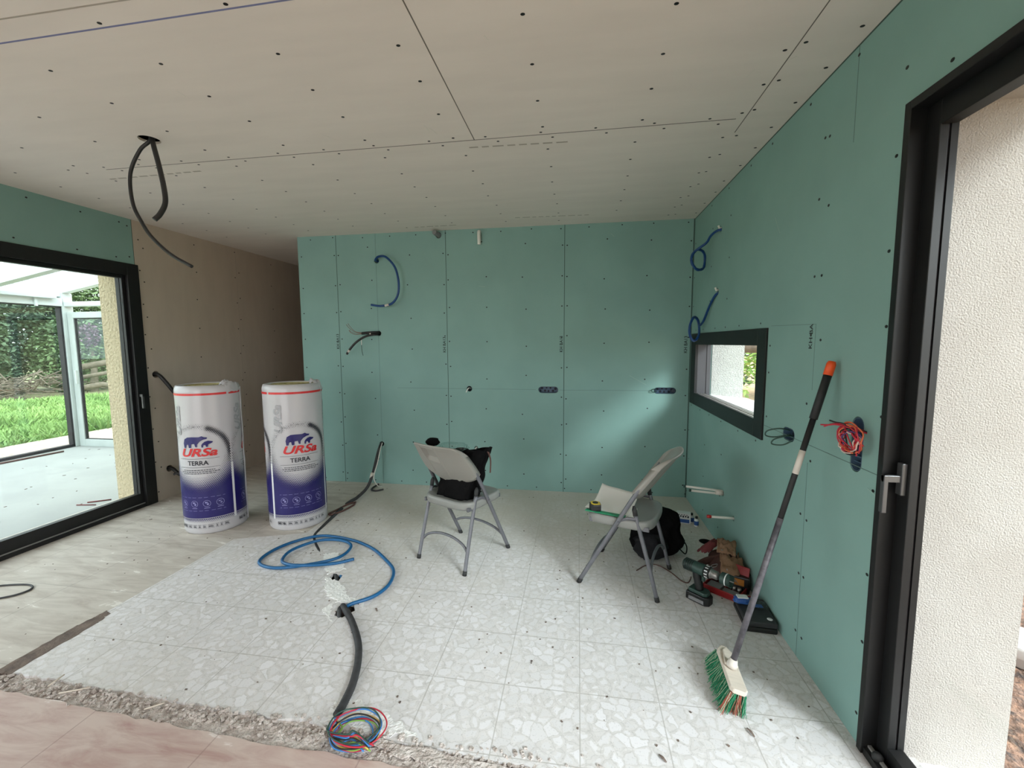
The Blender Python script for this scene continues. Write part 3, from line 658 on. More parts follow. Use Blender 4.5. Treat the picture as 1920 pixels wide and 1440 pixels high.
for a, b in zip(ys[0::2], ys[1::2]):
    m = MB(); m.add([(-7.72, b, roofz(-7.72)+.01), (-7.72, a, roofz(-7.72)+.01), (-4.51, a, roofz(-4.51)+.01), (-4.51, b, roofz(-4.51)+.01), (-7.72, b, roofz(-7.72)+.02), (-7.72, a, roofz(-7.72)+.02), (-4.51, a, roofz(-4.51)+.02), (-4.51, b, roofz(-4.51)+.02)], [(0,1,2,3),(4,5,6,7),(0,1,5,4),(1,2,6,5),(2,3,7,6),(3,0,4,7)])
    cpart(m, 'roof_pane', 'glass_roof')
m = MB(); m.box((-7.60, 4.62, 2.20), (-7.50, 5.25, 2.25)); cpart(m, 'roller_blind', 'pvc_dirty', bevel=.005)
m = MB(); m.box((-7.60, 3.7, 2.20), (-7.50, 4.3, 2.25)); cpart(m, 'roller_blind', 'pvc_dirty', bevel=.005)
m = MB(); m.box((-7.575, 5.02, 2.08), (-7.55, 5.05, 2.24)); cpart(m, 'bracket', 'pvc')
m = MB(); m.tube([(-7.45, 4.39, -.008), (-7.38, 5.05, -.008)], .012); tag(m.build('metal_rod', 'brownpad'), 'thin brown rod lying on the conservatory slab near the glass', 'rod')
m = MB(); m.tube([(-4.75, 3.40, -.013), (-4.60, 3.50, -.013)], .006); tag(m.build('offcut_stick', 'maroon'), 'thin reddish stick on the slab nearest the yellow reveal', 'stick', 'sticks on the slab')
m = MB(); m.tube([(-4.78, 3.33, -.014), (-4.60, 3.36, -.014)], .005); tag(m.build('offcut_stick', 'maroon'), 'thin reddish stick on the slab, the one nearer the sliding door', 'stick', 'sticks on the slab')

def leaf_cloud(mb, c, r, n, size, rnd, mi=0, shell=.55):
    for i in range(n):
        while True:
            p = Vector((rnd.uniform(-1, 1), rnd.uniform(-1, 1), rnd.uniform(-1, 1)))
            if shell < p.length < 1: break
        p *= 1+.22*noise.noise(p*2.3+Vector(c))
        q = Vector((c[0]+p.x*r[0], c[1]+p.y*r[1], c[2]+p.z*r[2]))
        a = Vector((rnd.gauss(0, 1), rnd.gauss(0, 1), rnd.gauss(0, .5))).normalized(); b = a.cross(Vector((rnd.gauss(0, .6), rnd.gauss(0, .6), 1))).normalized()
        s = size*rnd.uniform(.6, 1.4)
        mb.add([q-a*s*.5, q-b*s*.25+a*s*.05, q+a*s*.5, q+b*s*.25+a*s*.05], [(0, 1, 2, 3)], mi)
def tree(name, loc, blobs, mleaf, label, cat, group, n=2600, size=.17, seed=1, trunk=True, hgt=2.0, limbs=()):
    rnd = random.Random(seed); r = empty(name, loc, 0, label, cat, group)
    m = MB()
    for c, rr in blobs: leaf_cloud(m, c, rr, n, size, rnd)
    m.build('foliage', mleaf, r)
    if trunk:
        m = MB(); m.tube(spline([(0, 0, -.2), (.05, .02, hgt*.4), (-.05, .1, hgt*.75), (.03, 0, hgt)], 4), [.13-.08*i/12 for i in range(13)], 0, 8)
        for a, b, c in limbs: m.tube(spline([a, b, c], 5), [.1-.006*i for i in range(11)], 0, 8)
        m.build('trunk', 'bark', r)
    return r
GH = 'hedge trees behind the garden'
hl = [((-21.6, 9.6), 'leaf', 'green leafy hedge tree at the far left of the garden view'), ((-20.6, 12.2), 'leaf_dark', 'darker green hedge tree seen through the large conservatory pane'),
      ((-19.6, 14.4), 'leaf', 'pale tipped hedge tree just left of the conservatory post'), ((-18.2, 16.4), 'leaf_dark', 'dense green hedge tree behind the conservatory door'),
      ((-16.4, 18.6), 'leaf_dark', 'dark hedge tree partly hidden by the yellow reveal')]
for i, ((x, y), ml, lb) in enumerate(hl):
    tree('hedge_tree', (x, y, -.16), [((0, 0, 2.2), (1.9, 1.9, 2.3)), ((.5, .4, 3.6), (1.6, 1.6, 1.5)), ((1.1, -1.1, 1.4), (1.2, 1.2, 1.5))], ml, lb, 'tree', GH, n=9000, size=.15, seed=10+i, hgt=3.0)
tree('plum_shrub', (-17.5, 13.1, -.16), [((0, 0, 2.0), (.3, .3, .45))], 'leaf_plum', 'purple leaved shrub in front of the hedge', 'shrub', None, n=450, size=.12, seed=31, hgt=1.6)
m = MB(); rnd = random.Random(5)
for i in range(30000):
    t = rnd.random(); d = 9.9+9.0*rnd.random(); a = math.radians(rnd.uniform(24, 46))
    x = -d*math.cos(a); y = d*math.sin(a)
    if x > -8.95: continue
    h = rnd.uniform(.08, .24)*(1.0+.6*noise.noise(Vector((x*.8, y*.8, 0)))); th = rnd.uniform(0, 6.3); wd = rnd.uniform(.012, .03); lean = Vector((rnd.gauss(0, .12), rnd.gauss(0, .12), h)); b = Vector((math.cos(th)*wd, math.sin(th)*wd, 0)); p = Vector((x, y, -.17))
    m.add([p-b*.5, p+lean*.5-b, p+lean, p+lean*.5+b, p+b*.5], [(0, 1, 2, 3, 4)], 0)
tag(m.build('tall_weeds', 'grassblade'), 'bright green weeds growing across the garden beyond the conservatory', 'weeds', None, 'stuff')
for k, (p, q, r_, lb) in enumerate((((-16.6, 11.6, .05), (-14.6, 13.4, .16), .09, 'lowest grey log lying in the garden behind the weeds'), ((-16.9, 11.9, .38), (-14.6, 13.9, .46), .07, 'middle grey log on the stack behind the weeds'), ((-17.1, 12.2, .72), (-14.6, 14.3, .80), .11, 'topmost thick log on the stack behind the weeds'))):
    m = MB(); P = Vector(p); Q = Vector(q); m.tube([P, P.lerp(Q, .33)+Vector((0, 0, .12+.05*k)), P.lerp(Q, .66)-Vector((0, 0, .10-.06*k)), Q], [r_, r_*.95, r_*.85, r_*.7], 0, 10); tag(m.build('fallen_log', 'bark'), lb, 'log', 'logs in the garden')
m = MB(); rnd = random.Random(9)
for i in range(300):
    x = rnd.gauss(-17.2, .6); y = rnd.gauss(10.6, 1.1); z = rnd.uniform(-.1, .55); a = rnd.uniform(0, 6.3); l = rnd.uniform(.25, .6)
    m.tube([(x, y, z), (x+l*math.cos(a), y+l*math.sin(a), z+rnd.uniform(-.1, .3))], rnd.uniform(.010, .022), 0, 4, caps=False)
tag(m.build('brush_pile', 'bark'), 'tangled pile of cut brown branches between weeds and hedge', 'brush pile', None, 'stuff')

# ------------------------------------------------------------------ outside, right
g = MB(); g.box((1.512, -40, -.4), (60, 60, -.16)); struct(g.build('ground_right', 'litter_tan'))
g = MB(); g.grid(lambda u, v: (1.52+2.4*u, -1.5+5.6*v, -.125+.02*noise.noise(Vector((u*60, v*120, 0)))+.012*noise.noise(Vector((u*150, v*290, 3)))), 140, 300)
tag(g.build('gravel_litter', 'litter'), 'brown gravel and leaf litter on the ground outside the right door', 'gravel', None, 'stuff')
m = MB(); m.lathe([(.001, .0), (.09, .0), (.12, .1), (.125, .12), (.118, .12), (.1, .02), (.001, .02)], 24); tag(m.build('plastic_tub', 'white', loc=(2.27, 2.43, -.115)), 'white tub on the gravel outside the right sliding door', 'tub')
for x_, y_, sd, lb, ml in ((3.9, 12.6, 51, 'light green tree seen through the small window behind the bough', 'leaf_light'), (6.2, 14.5, 52, 'green tree further right beyond the small window', 'leaf'), (8.5, 11.5, 53, 'green tree out beyond the right hand garden', 'leaf'), (10.5, 6.5, 54, 'broad green tree standing opposite the right sliding door', 'leaf')):
    tree('garden_tree', (x_, y_, -.13), [((0, 0, 1.9), (1.7, 1.5, 1.9)), ((.7, .3, 3.0), (1.4, 1.3, 1.2))], ml, lb, 'tree', 'trees on the right of the house', n=2600, size=.17, seed=sd, hgt=2.8)
r = empty('leaning_tree', (3.9, 7.2, -.13), 0, 'grey bough of a leaning tree crossing the small window view', 'tree')
m = MB(); m.tube(spline([(.9, .2, -.1), (.55, .1, 1.2), (-.25, .1, 1.72), (-1.0, .6, 1.55), (-1.8, 1.0, 1.75)], 6), [.16-.004*i for i in range(25)], 0, 10); m.build('trunk', 'bark', r)
m = MB(); leaf_cloud(m, (.2, .6, 2.8), (1.4, 1.2, .8), 1400, .13, random.Random(61)); m.build('foliage', 'leaf_light', r)

# ------------------------------------------------------------------ insulation rolls
RR, RH = .225, 1.2
def cyl(s_, z, off=0.0, th0=0.0):
    a = -PI/2 + s_/RR + th0
    return (( RR+off)*math.cos(a), (RR+off)*math.sin(a), z)
def bear_polys():
    big = [(-.088,.0),(-.072,.0),(-.066,.022),(-.052,.026),(-.048,.0),(-.03,.0),(-.028,.028),(-.004,.03),(.002,.006),(.014,.004),(.016,.026),(.036,.048),(.06,.060),(.082,.064),(.086,.074),(.064,.078),(.05,.087),(.03,.08),(-.02,.082),(-.055,.08),(-.082,.066),(-.092,.035)]
    cub = [(.028,.0),(.04,.0),(.042,.018),(.054,.02),(.06,.002),(.07,.002),(.074,.024),(.1,.036),(.106,.046),(.09,.052),(.074,.056),(.052,.05),(.036,.036),(.028,.02)]
    return [big, cub]
def cut_poly(poly, step):
    bm = bmesh.new(); vs = [bm.verts.new((x, y, 0)) for x, y in poly]
    for t in tessellate_polygon([[Vector((x, y, 0)) for x, y in poly]]):
        try: bm.faces.new([vs[i] for i in t])
        except ValueError: pass
    x = min(p[0] for p in poly)+step; x1 = max(p[0] for p in poly)
    while x < x1:
        bmesh.ops.bisect_plane(bm, geom=bm.verts[:]+bm.edges[:]+bm.faces[:], plane_co=(x, 0, 0), plane_no=(1, 0, 0)); x += step
    bm.verts.index_update(); out = [(v.co.x, v.co.y) for v in bm.verts], [tuple(v.index for v in f.verts) for f in bm.faces]
    bm.free(); return out
def make_roll():
    r = empty('insulation_roll', (0, 0, 0))
    m = MB()
    prof = [(RR*.965, 0), (RR*.99, .01), (RR, .03)] + [(RR, .03+1.13*i/30) for i in range(1, 31)] + [(RR*.99, 1.175), (RR*.955, 1.196), (RR*.88, 1.2), (RR*.80, 1.196), (RR*.79, 1.185)]
    n = 72; vs = []
    for rr_, z in prof:
        for j in range(n):
            a = 2*PI*j/n; wv = .0025*noise.noise(Vector((math.cos(a)*3, math.sin(a)*3, z*4)))
            vs.append(((rr_+wv)*math.cos(a), (rr_+wv)*math.sin(a), z))
    k = len(prof)
    m.add(vs, [(i*n+j, i*n+(j+1) % n, (i+1)*n+(j+1) % n, (i+1)*n+j) for i in range(k-1) for j in range(n)] + [tuple(reversed(range(n)))], 0, True)
    m.build('wrapping_film', 'wrap', r)
    m = MB(); m.lathe([(.001, 1.17), (.05, 1.185), (.10, 1.188), (.15, 1.19), (RR*.8, 1.188), (RR*.8, 1.10)], 40)
    for q in (.04, .07, .1, .13, .16): m.tube([(q*math.cos(t*.35), q*math.sin(t*.35), 1.190) for t in range(19)], .004, 0, 5, caps=False)
    m.build('mineral_wool_core', 'wool', r)
    # a crumpled tuft of film at the rim
    m = MB()
    def tuft(u, v):
        a = -.55+.75*u; rad = RR*(.62+.42*v); z = 1.196+.03*math.sin(PI*u)*(1-v)+.018*noise.noise(Vector((u*6, v*5, 2)))-(.06*(v-.8)*5 if v > .8 else 0)
        return (rad*math.cos(a), rad*math.sin(a), z+.004)
    m.grid(tuft, 22, 14); m.build('folded_film', 'wrap', r, solid=.002)
    def fold(u, v):
        a = .12+.10*u+.02*math.sin(v*20); rad = RR+.003+.009*math.sin(PI*u)*(.5+.5*noise.noise(Vector((v*9, u, 7)))+.3)
        return (rad*math.cos(a), rad*math.sin(a), .02+1.15*v)
    m = MB(); m.grid(fold, 8, 60); m.build('film_seam', 'wrap', r, solid=.0015)
    PITCH = 2*PI*RR/3; HW = PITCH/2
    def strip(mb, s0, s1, z0, z1, off, mi=0, n_=8):
        vs = []
        for i in range(n_+1):
            s_ = s0+(s1-s0)*i/n_; vs += [cyl(s_, z0, off), cyl(s_, z1, off)]
        mb.add(vs, [(2*i, 2*i+2, 2*i+3, 2*i+1) for i in range(n_)], mi)
    cz = .655
    for kk in (0, 1, 2):
        navy = MB(); dots = MB(); txt = MB(); thin = MB(); emb = MB(); emb2 = MB(); gho = MB(); ico = MB(); prod = MB(); s0 = kk*PITCH
        # solid navy base below the ring
        nn = 26; vs = []; a0, a1 = -HW+.012, HW-.006
        for i in range(nn+1):
            s_ = a0+(a1-a0)*i/nn; top = cz-math.sqrt(max(.0, .33**2-s_*s_)); vs += [cyl(s0+s_, .135, .0028), cyl(s0+s_, top, .0028)]
        navy.add(vs, [(2*i, 2*i+2, 2*i+3, 2*i+1) for i in range(nn)], 0)
        strip(navy, s0+a1-.001, s0+a1+.017, .10, .56, .0036, 1, 2)
        sp = .0125; row = 0; z = .093
        while z < .95:
            s_ = a0 + (sp/2 if row % 2 else 0)
            while s_ < a1:
                d = math.hypot(s_, z-cz); rad = 0
                if z < .135: rad = sp*.55*(z-.088)/.047
                elif d > .185:
                    low = (cz-z)/max(d, .01); lo_ = 0                   # 1 straight below the ring centre
                    if d < .335 and low > -.25:
                        t = (d-.185)/.15; lo_ = sp*(.16+.56*t)*(1 if low > .1 else max(0, (low+.25)/.35)*.9)
                        if low < .25 and d > .25: lo_ *= max(0, 1-(d-.25)/.07)
                    ring = math.exp(-((d-.224)/.026)**2); an = math.atan2(z-cz, s_)
                    wgt = .95*min(1, (1.35-an)/.15)*min(1, max(0, an+.9)/.9) if -.9 < an < 1.35 else .42+.3*noise.noise(Vector((s_*60, z*60, 0)))
                    rad = max(lo_, sp*.56*ring*wgt)
                if rad > .0011:
                    rad = min(rad, sp*.72); hx = [cyl(s0+s_+rad*math.cos(q*PI/3), z+rad*math.sin(q*PI/3), .0032) for q in range(6)]
                    dots.add(hx, [(0, 1, 2, 3, 4, 5)], 0 if z < cz-.08 else 1)
                s_ += sp
            z += sp*.86; row += 1
        strip(thin, s0+a0, s0+a1, 1.125, 1.142, .003, 0, 16)
        for poly in bear_polys():
            v_, f_ = cut_poly(poly, .012); emb.add([cyl(s0+x+(.008 if poly[0][0] > 0 else -.008), cz+.057+y*(.92 if poly[0][0] > 0 else 1.05), .0034) for x, y in v_], f_, 0)
        v_, f_ = text_geo('URSa', .088, .30, .0026, 1.38, .03); emb2.add([cyl(s0+x, cz+.014+y, .0034) for x, y in v_], f_, 1)
        v_, f_ = text_geo('TERRA', .050, 0, .0008, 1.0, .03); prod.add([cyl(s0+x, cz-.07+y, .0034) for x, y in v_], f_, 2)
        for zz in (-.035, -.105): strip(txt, s0-.15, s0+.15, cz+zz, cz+zz+.0022, .0034, 2, 8)
        rq = random.Random(4)
        for zz, hw_ in ((-.128, .12), (-.142, .135), (-.156, .12)):
            x = -hw_
            while x < hw_: l = rq.uniform(.008, .022); strip(txt, s0+x, s0+x+l, cz+zz, cz+zz+.005, .0034, 2, 1); x += l+.004
        v_, f_ = text_geo('URSa', .088, .3, .003, 1.2); gho.add([cyl(s0-.15-y, .92+x, .0031) for x, y in v_], f_, 3)
        # icons and fine print
        for q in range(4):
            cx = -.135+q*.09; pts = []
            for i in range(25):
                a = 2*PI*i/24; pts += [cyl(s0+cx+.027*math.cos(a), .255+.027*math.sin(a), .0036), cyl(s0+cx+.0245*math.cos(a), .255+.0245*math.sin(a), .0036)]
            ico.add(pts, [(2*i, 2*i+2, 2*i+3, 2*i+1) for i in range(24)], 4)
            for bx_, bz_, br in ((-.006, .008, .007), (.006, -.006, .008), (.004, .009, .004)):
                ico.add([cyl(s0+cx+bx_+br*math.cos(a*PI/4), .255+bz_+br*math.sin(a*PI/4)*(1 if q != 3 else .6), .0036) for a in range(8)], [tuple(range(8))], 4)
            strip(ico, s0+cx-.02, s0+cx+.02, .216, .220, .0036, 4, 2)
        for zz in (.196, .305): strip(ico, s0-.17, s0+.17, zz, zz+.002, .0036, 4, 8)
        x = -.2
        while x < .19:
            l = rq.uniform(.02, .05); strip(txt, s0+x, s0+x+l, .052, .054, .0034, 2, 1); strip(txt, s0+x, s0+x+l, .078, .080, .0034, 2, 1); strip(txt, s0+x+.004, s0+x+l-.006, .060, .066, .0034, 2, 1); strip(txt, s0+x+.004, s0+x+l*.7, .070, .073, .0034, 2, 1); x += l+.008
        v_, f_ = text_geo('0.036', .03); txt.add([cyl(s0-.17+x, .066+y, .0034) for x, y in v_], f_, 2)
        navy.build('navy_print', ['navy', 'white'], r); dots.build('halftone_print', ['navy', 'print_black'], r); thin.build('red_band', 'print_red', r)
        pm = ['navy', 'print_red', 'print_black', 'print_grey', 'print_pale']
        emb.build('bear_emblem', pm, r); emb2.build('name_lettering', pm, r); prod.build('product_lettering', pm, r); gho.build('faint_lettering', pm, r); ico.build('icon_print', pm, r)
        txt.build('fine_print', pm, r)
    return r
# yaw that turns the logo towards a chosen side
roll = make_roll()
roll.location = (-3.04, 3.12, 0); roll.rotation_euler = (0, 0, math.radians(44.3-27))
tag(roll, 'tall wrapped insulation roll on the left, nearer the sliding door', 'insulation roll', 'wrapped insulation rolls')
dup(roll, (-2.385, 3.28, 0), math.radians(36+8), 'tall wrapped insulation roll on the right, beside the end of the green partition')

# ------------------------------------------------------------------ folding chairs
def make_chair():
    r = empty('folding_chair', (0, 0, 0))
    front = lambda s: spline([(s*.232, .235, .008), (s*.230, -.005, .445), (s*.224, -.105, .625), (s*.205, -.17, .72)], 8)
    for s in (-1, 1):
        lg = MB(); lg.tube(front(s), .0135, 0, 12); lo = lg.build('front_leg', 'chairmetal', r)
        ft = MB(); ft.tube([(s*.232, .2365, 0), (s*.232, .222, .028)], .0155, 0, 12); ft.build('foot_cap', 'rubber', lo)
        bk = MB(); bk.tube(spline([(s*.212, -.243, .008), (s*.208, -.18, .24), (s*.205, -.104, .50)], 8), .0125, 0, 12); bo_ = bk.build('rear_leg', 'chairmetal', r)
        ft = MB(); ft.tube([(s*.212, -.2445, 0), (s*.212, -.238, .028)], .0145, 0, 12); ft.build('foot_cap', 'rubber', bo_)
        cp = MB(); cp.tube([(s*.205, -.105, .495), (s*.2045, -.098, .532), (s*.204, -.093, .552)], [.0145, .0145, .006], 0, 12); cp.build('end_cap', 'rubber', bo_)
        lk = MB(); lk.tube([(s*.222, -.012, .452), (s*.218, -.06, .474), (s*.214, -.112, .476)], .010, 0, 8, flat=.45); lk.tube([(s*.205, -.012, .449), (s*.252, -.012, .449)], .006, 0, 8); lk.build('hinge_link', 'chairmetal', r, bevel=.001)
        rl = MB(); rl.box((s*.195-.008, -.185, .405), (s*.195+.008, .18, .432)); rl.build('seat_rail', 'chairmetal', r, bevel=.003)
    a = MB(); a.tube(spline([(-.210, -.205, .13), (-.16, -.195, .175), (-.06, -.19, .205), (.06, -.19, .205), (.16, -.195, .175), (.210, -.205, .13)], 6), .009, 0, 10); a.build('rear_stretcher', 'chairmetal', r)
    a = MB(); a.tube(spline([(-.231, .165, .13), (-.16, .165, .165), (-.06, .165, .185), (.06, .165, .185), (.16, .165, .165), (.231, .165, .13)], 6), .009, 0, 10); a.build('front_stretcher', 'chairmetal', r)
    a = MB(); a.tube([(-.222, -.085, .605), (.222, -.085, .605)], .007, 0, 10); a.build('back_rail', 'blackplastic', r)
    # seat: rounded dished shell
    def half_w(y): return .205 if y < -.05 else .205 + .02*min(1, (y+.05)/.2)
    m = MB(); nu, nv = 28, 26
    def outline(t):
        # superellipse outline
        a_ = 2*PI*t; c, s_ = math.cos(a_), math.sin(a_); e = 2/4.2
        return (math.copysign(abs(c)**e, c)*.222, math.copysign(abs(s_)**e, s_)*.212 - .0)
    rings = [(.0, .447, 0), (.5, .449, 0), (.80, .455, 0), (.93, .464, 0), (.985, .461, 0), (1.0, .447, 0), (1.0, .425, 0), (.985, .410, 0), (.95, .408, 0), (.9, .43, 0), (0, .432, 0)]
    n = 64; vs = []
    for k, z, _ in rings:
        for j in range(n):
            x, y = outline(j/n); hx = k*x; hy = k*y
            vs.append((hx, hy+.005, z - (.012*max(0, (hy-.12)/.09) if hy > .12 else 0) ))
    m.add(vs, [(i*n+j, i*n+(j+1) % n, (i+1)*n+(j+1) % n, (i+1)*n+j) for i in range(len(rings)-1) for j in range(n)], 0, True)
    m.build('seat', 'chairseat', r)
    # backrest: curved panel wrapping the uprights, with a handle recess pressed in
    m = MB(); nu, nv = 72, 48; TH = .034
    def bpt(u, v, side):
        q = abs(u*2-1); x = (u*2-1)*(.232-.022*v**2)
        ztop = .862-.014*q**4-.055*max(0, (q-.80)/.20)**2.4; zbot = .545+.075*q**1.7+.02*max(0, (q-.85)/.15)**2
        z = zbot+(ztop-zbot)*v
        yc = -.105-(z-.625)*.70-.00*q; yc += -.040*(1-q*q)               # the middle is pushed back
        yc += -.02*max(0, (z-.80)/.07)**2
        th = TH*(1-.75*max(0, (abs(v-.5)*2-.9)/.1)**2)
        rec = 0
        if side < 0:
            dx = max(0, abs(x+.05)-.062); inside = dx == 0 and .55 < v < .90
            if inside: rec = .026*min(1, (.90-v)/.02)*min(1, (v-.55)/.12)
            elif abs(abs(x+.05)-.068) < .006 and .2 < v < .92: rec = -.004
        return (x, yc + (th/2 if side > 0 else -th/2) + rec + (.016*max(0, (q-.88)/.12) if side > 0 else 0), z)
    for side in (1, -1):
        m.grid(lambda u, v, s=side: bpt(u, v, s), nu, nv, 0, True)
    o0 = (nu+1)*(nv+1); per = [i for i in range(nu+1)] + [j*(nu+1)+nu for j in range(1, nv+1)] + [nv*(nu+1)+i for i in range(nu-1, -1, -1)] + [j*(nu+1) for j in range(nv-1, 0, -1)]
    for i, p in enumerate(per):
        q = per[(i+1) % len(per)]; m.f.append((p, q, q+o0, p+o0)); m.m.append(0); m.s.append(True)
    m.build('backrest', 'chairplastic', r)
    return r
ch = make_chair(); ch.location = (-.813, 2.921, 0); ch.rotation_euler = (0, 0, math.radians(-25.2))
tag(ch, 'grey folding chair seen from behind with a black bag on its seat', 'chair', 'folding chairs on the terrazzo floor')
dup(ch, (.32, 2.777, 0), math.radians(69.5), 'grey folding chair facing left with papers and a tape measure on its seat')

def lump(name, c, size, matn, seed, n=40, amp=.18, freq=3.0, fold=.0, zmin=None, rz=0, parent=None, shape=2.6, taper=0.0):
    """soft bag-like body: superellipsoid pushed about by folds"""
    m = MB(); e = 2/shape
    def f(u, v):
        a = 2*PI*u; b = PI*(v-.5)
        sp = lambda t: math.copysign(abs(t)**e, t)
        p = Vector((sp(math.cos(b))*sp(math.cos(a)), sp(math.cos(b))*sp(math.sin(a)), sp(math.sin(b))))
        d = 1+amp*noise.noise(p*freq*.6+Vector((seed, 0, 0)))+fold*abs(noise.noise(Vector((math.cos(a)*freq, math.sin(a)*freq, p.z*.8+seed))))-fold*.4
        k = 1+taper*p.z
        q = Vector((p.x*d*k*size[0], p.y*d*k*size[1], p.z*(1+.3*amp*noise.noise(p*2+Vector((0, seed, 0))))*size[2]))
        if rz: q = Matrix.Rotation(rz, 3, 'Z') @ q
        return (c[0]+q.x, c[1]+q.y, max(zmin, c[2]+q.z) if zmin is not None else c[2]+q.z)
    m.grid(f, n, n//2, 0, True)
    return m
# black bag standing on the first chair
bag = empty('tote_bag', (-.81, 2.92, .455), math.radians(-25.2), 'black fabric tote bag slumped on the seat of the left chair', 'bag')
def bagf(u, v):
    a = 2*PI*u; e = .55; sp = lambda t: math.copysign(abs(t)**e, t); x = sp(math.cos(a)); y = sp(math.sin(a))
    k = 1.0-.06*math.sin(v*PI); fl = .02*noise.noise(Vector((x*3, y*3, v*3)))+.012*noise.noise(Vector((x*9, y*9, v*6)))
    hz = .30+.05*x+.03*noise.noise(Vector((x*2, y*2, 5)))
    wx = (.150+.022*v)*k+fl; wy = (.098+.012*v)*k+fl
    return (x*wx+.050*v-.005, y*wy-.035*(1-v)-.01, v*hz)
m = MB(); m.grid(bagf, 56, 26)
m.build('bag_body', 'blackfabric', bag, solid=.006)
m = MB(); m.add([(-.1, -.1, .004), (.12, -.1, .004), (.12, .06, .004), (-.1, .06, .004), (-.1, -.1, .012), (.12, -.1, .012), (.12, .06, .012), (-.1, .06, .012)], [(0,1,2,3),(4,5,6,7),(0,1,5,4),(1,2,6,5),(2,3,7,6),(3,0,4,7)]); m.build('bag_base', 'blackfabric', bag)
m = MB(); m.tube(spline([(.19, -.05, .28), (.215, .0, .33), (.21, .05, .26), (.20, .06, .16)], 8), .009, 0, 8, flat=.4); m.build('strap', 'brownpad', bag)
m = lump('x', (.04, -.02, .27), (.13, .075, .05), 0, 3, amp=.5, freq=4); m.build('contents', 'blackfabric', bag)
m = MB(); m.tube(spline([(.12, -.11, .22), (.125, -.115, .17), (.118, -.115, .11)], 6), .004, 0, 6); m.build('zip_pull', 'steel', bag)
fl = lump('x', (0, 0, 0), (.10, .05, .030), 0, 8, amp=.3, freq=4); fo = fl.build('clear_wrapper', 'film', loc=(-.86, 2.86, .80)); tag(fo, 'crumpled clear plastic wrapper on top of the black tote bag', 'plastic wrapper')
gl_ = MB(); gl_.v = []; gm = lump('x', (0, 0, 0), (.045, .03, .028), 0, 12, amp=.3, freq=3); tag(gm.build('cloth_bundle', 'blackfabric', loc=(-.99, 2.80, .845)), 'small black bundle peeking over the top edge of the left chair back', 'bundle')

# papers, tape measure and green strip on the second chair (its local axes)
def on2(x, y, z):
    a = math.radians(69.5); return (.32+x*math.cos(a)-y*math.sin(a), 2.777+x*math.sin(a)+y*math.cos(a), z)
def sheet(name, cx, cy, z, wx, wy, rz, curl, seed, label, group='loose sheets on the right chair'):
    m = MB()
    def f(u, v):
        x = (u-.5)*wx; y = (v-.5)*wy; zz = curl*(u**3)*.055 + curl*.03*(v**2)*u + .006*noise.noise(Vector((u*3, v*3, seed)))+.006
        return (x, y, zz)
    m.grid(f, 18, 18, 0, True); o = m.build(name, 'paper', solid=.0012); o.location = on2(cx, cy, z); o.rotation_euler = (0, 0, rz); return tag(o, label, 'paper', group)
sheet('paper_sheet', -.03, .075, .460, .30, .25, math.radians(69.5), 1.0, 1, 'large white sheet curling upwards on the right chair seat')
sheet('paper_sheet', .00, .11, .457, .30, .21, math.radians(62), .3, 5, 'white sheet lying flat under the curled sheet on the right chair')
sheet('paper_sheet', -.10, .05, .455, .16, .26, math.radians(75), .05, 9, 'narrow white sheet edge showing below the green strip')
m = MB(); m.box((-.02, -.125, 0), (.02, .125, .004)); m.box((-.02, -.125, .004), (-.014, .125, .007)); o = m.build('plastic_strip', 'green_plastic', bevel=.001, loc=on2(-.185, .085, .4665)); o.rotation_euler = (0, math.radians(0), math.radians(69.5)); tag(o, 'green plastic strip lying along the near edge of the right chair seat', 'plastic strip')
tm = empty('tape_measure', on2(-.165, .155, .4705), math.radians(100), 'black and yellow tape measure standing on the green strip', 'tape measure')
m = MB(); m.prism([(-.036, -.03), (.022, -.034), (.036, -.018), (.038, .02), (.022, .034), (-.02, .035), (-.037, .02)], 0, .042, 0); m.build('case', 'blackplastic', tm, bevel=.006, seg=3)
m = MB(); m.prism([(-.030, -.025), (.018, -.028), (.030, -.014), (.031, .016), (.018, .028), (-.016, .029), (-.030, .016)], .042, .0445, 0); m.prism(circ(0, 0, .018, 20), .0445, .047, 1); m.build('side_plate', ['yellow', 'blackplastic'], tm)
m = MB(); m.box((.034, -.034, .008), (.041, -.028, .034)); m.build('end_hook', 'steel', tm)

# black rucksack on the floor behind the second chair
bp = empty('rucksack', (.575, 3.13, 0), 0, 'black rucksack on the floor behind the right chair', 'bag')
m = lump('x', (0, 0, .165), (.175, .14, .175), 0, 21, n=56, amp=.28, freq=3.4, fold=.22, zmin=0.0, shape=2.5, taper=-.12); m.build('bag_body', 'blackfabric', bp)
m = lump('x', (-.06, -.13, .10), (.11, .05, .09), 0, 25, n=36, amp=.3, freq=4, fold=.2, zmin=0.0); m.build('front_pocket', 'greyfabric', bp)
m = MB(); m.tube(spline([(.16, -.03, .14), (.20, -.05, .08), (.19, -.07, .03), (.15, -.06, .06)], 8), .004, 0, 6); m.build('strap', 'blackfabric', bp)
m = MB(); m.tube(spline([(-.13, -.10, .09), (-.11, -.17, .03), (-.10, -.16, .01)], 8), .012, 0, 6, flat=.3); m.build('strap', 'greyfabric', bp)

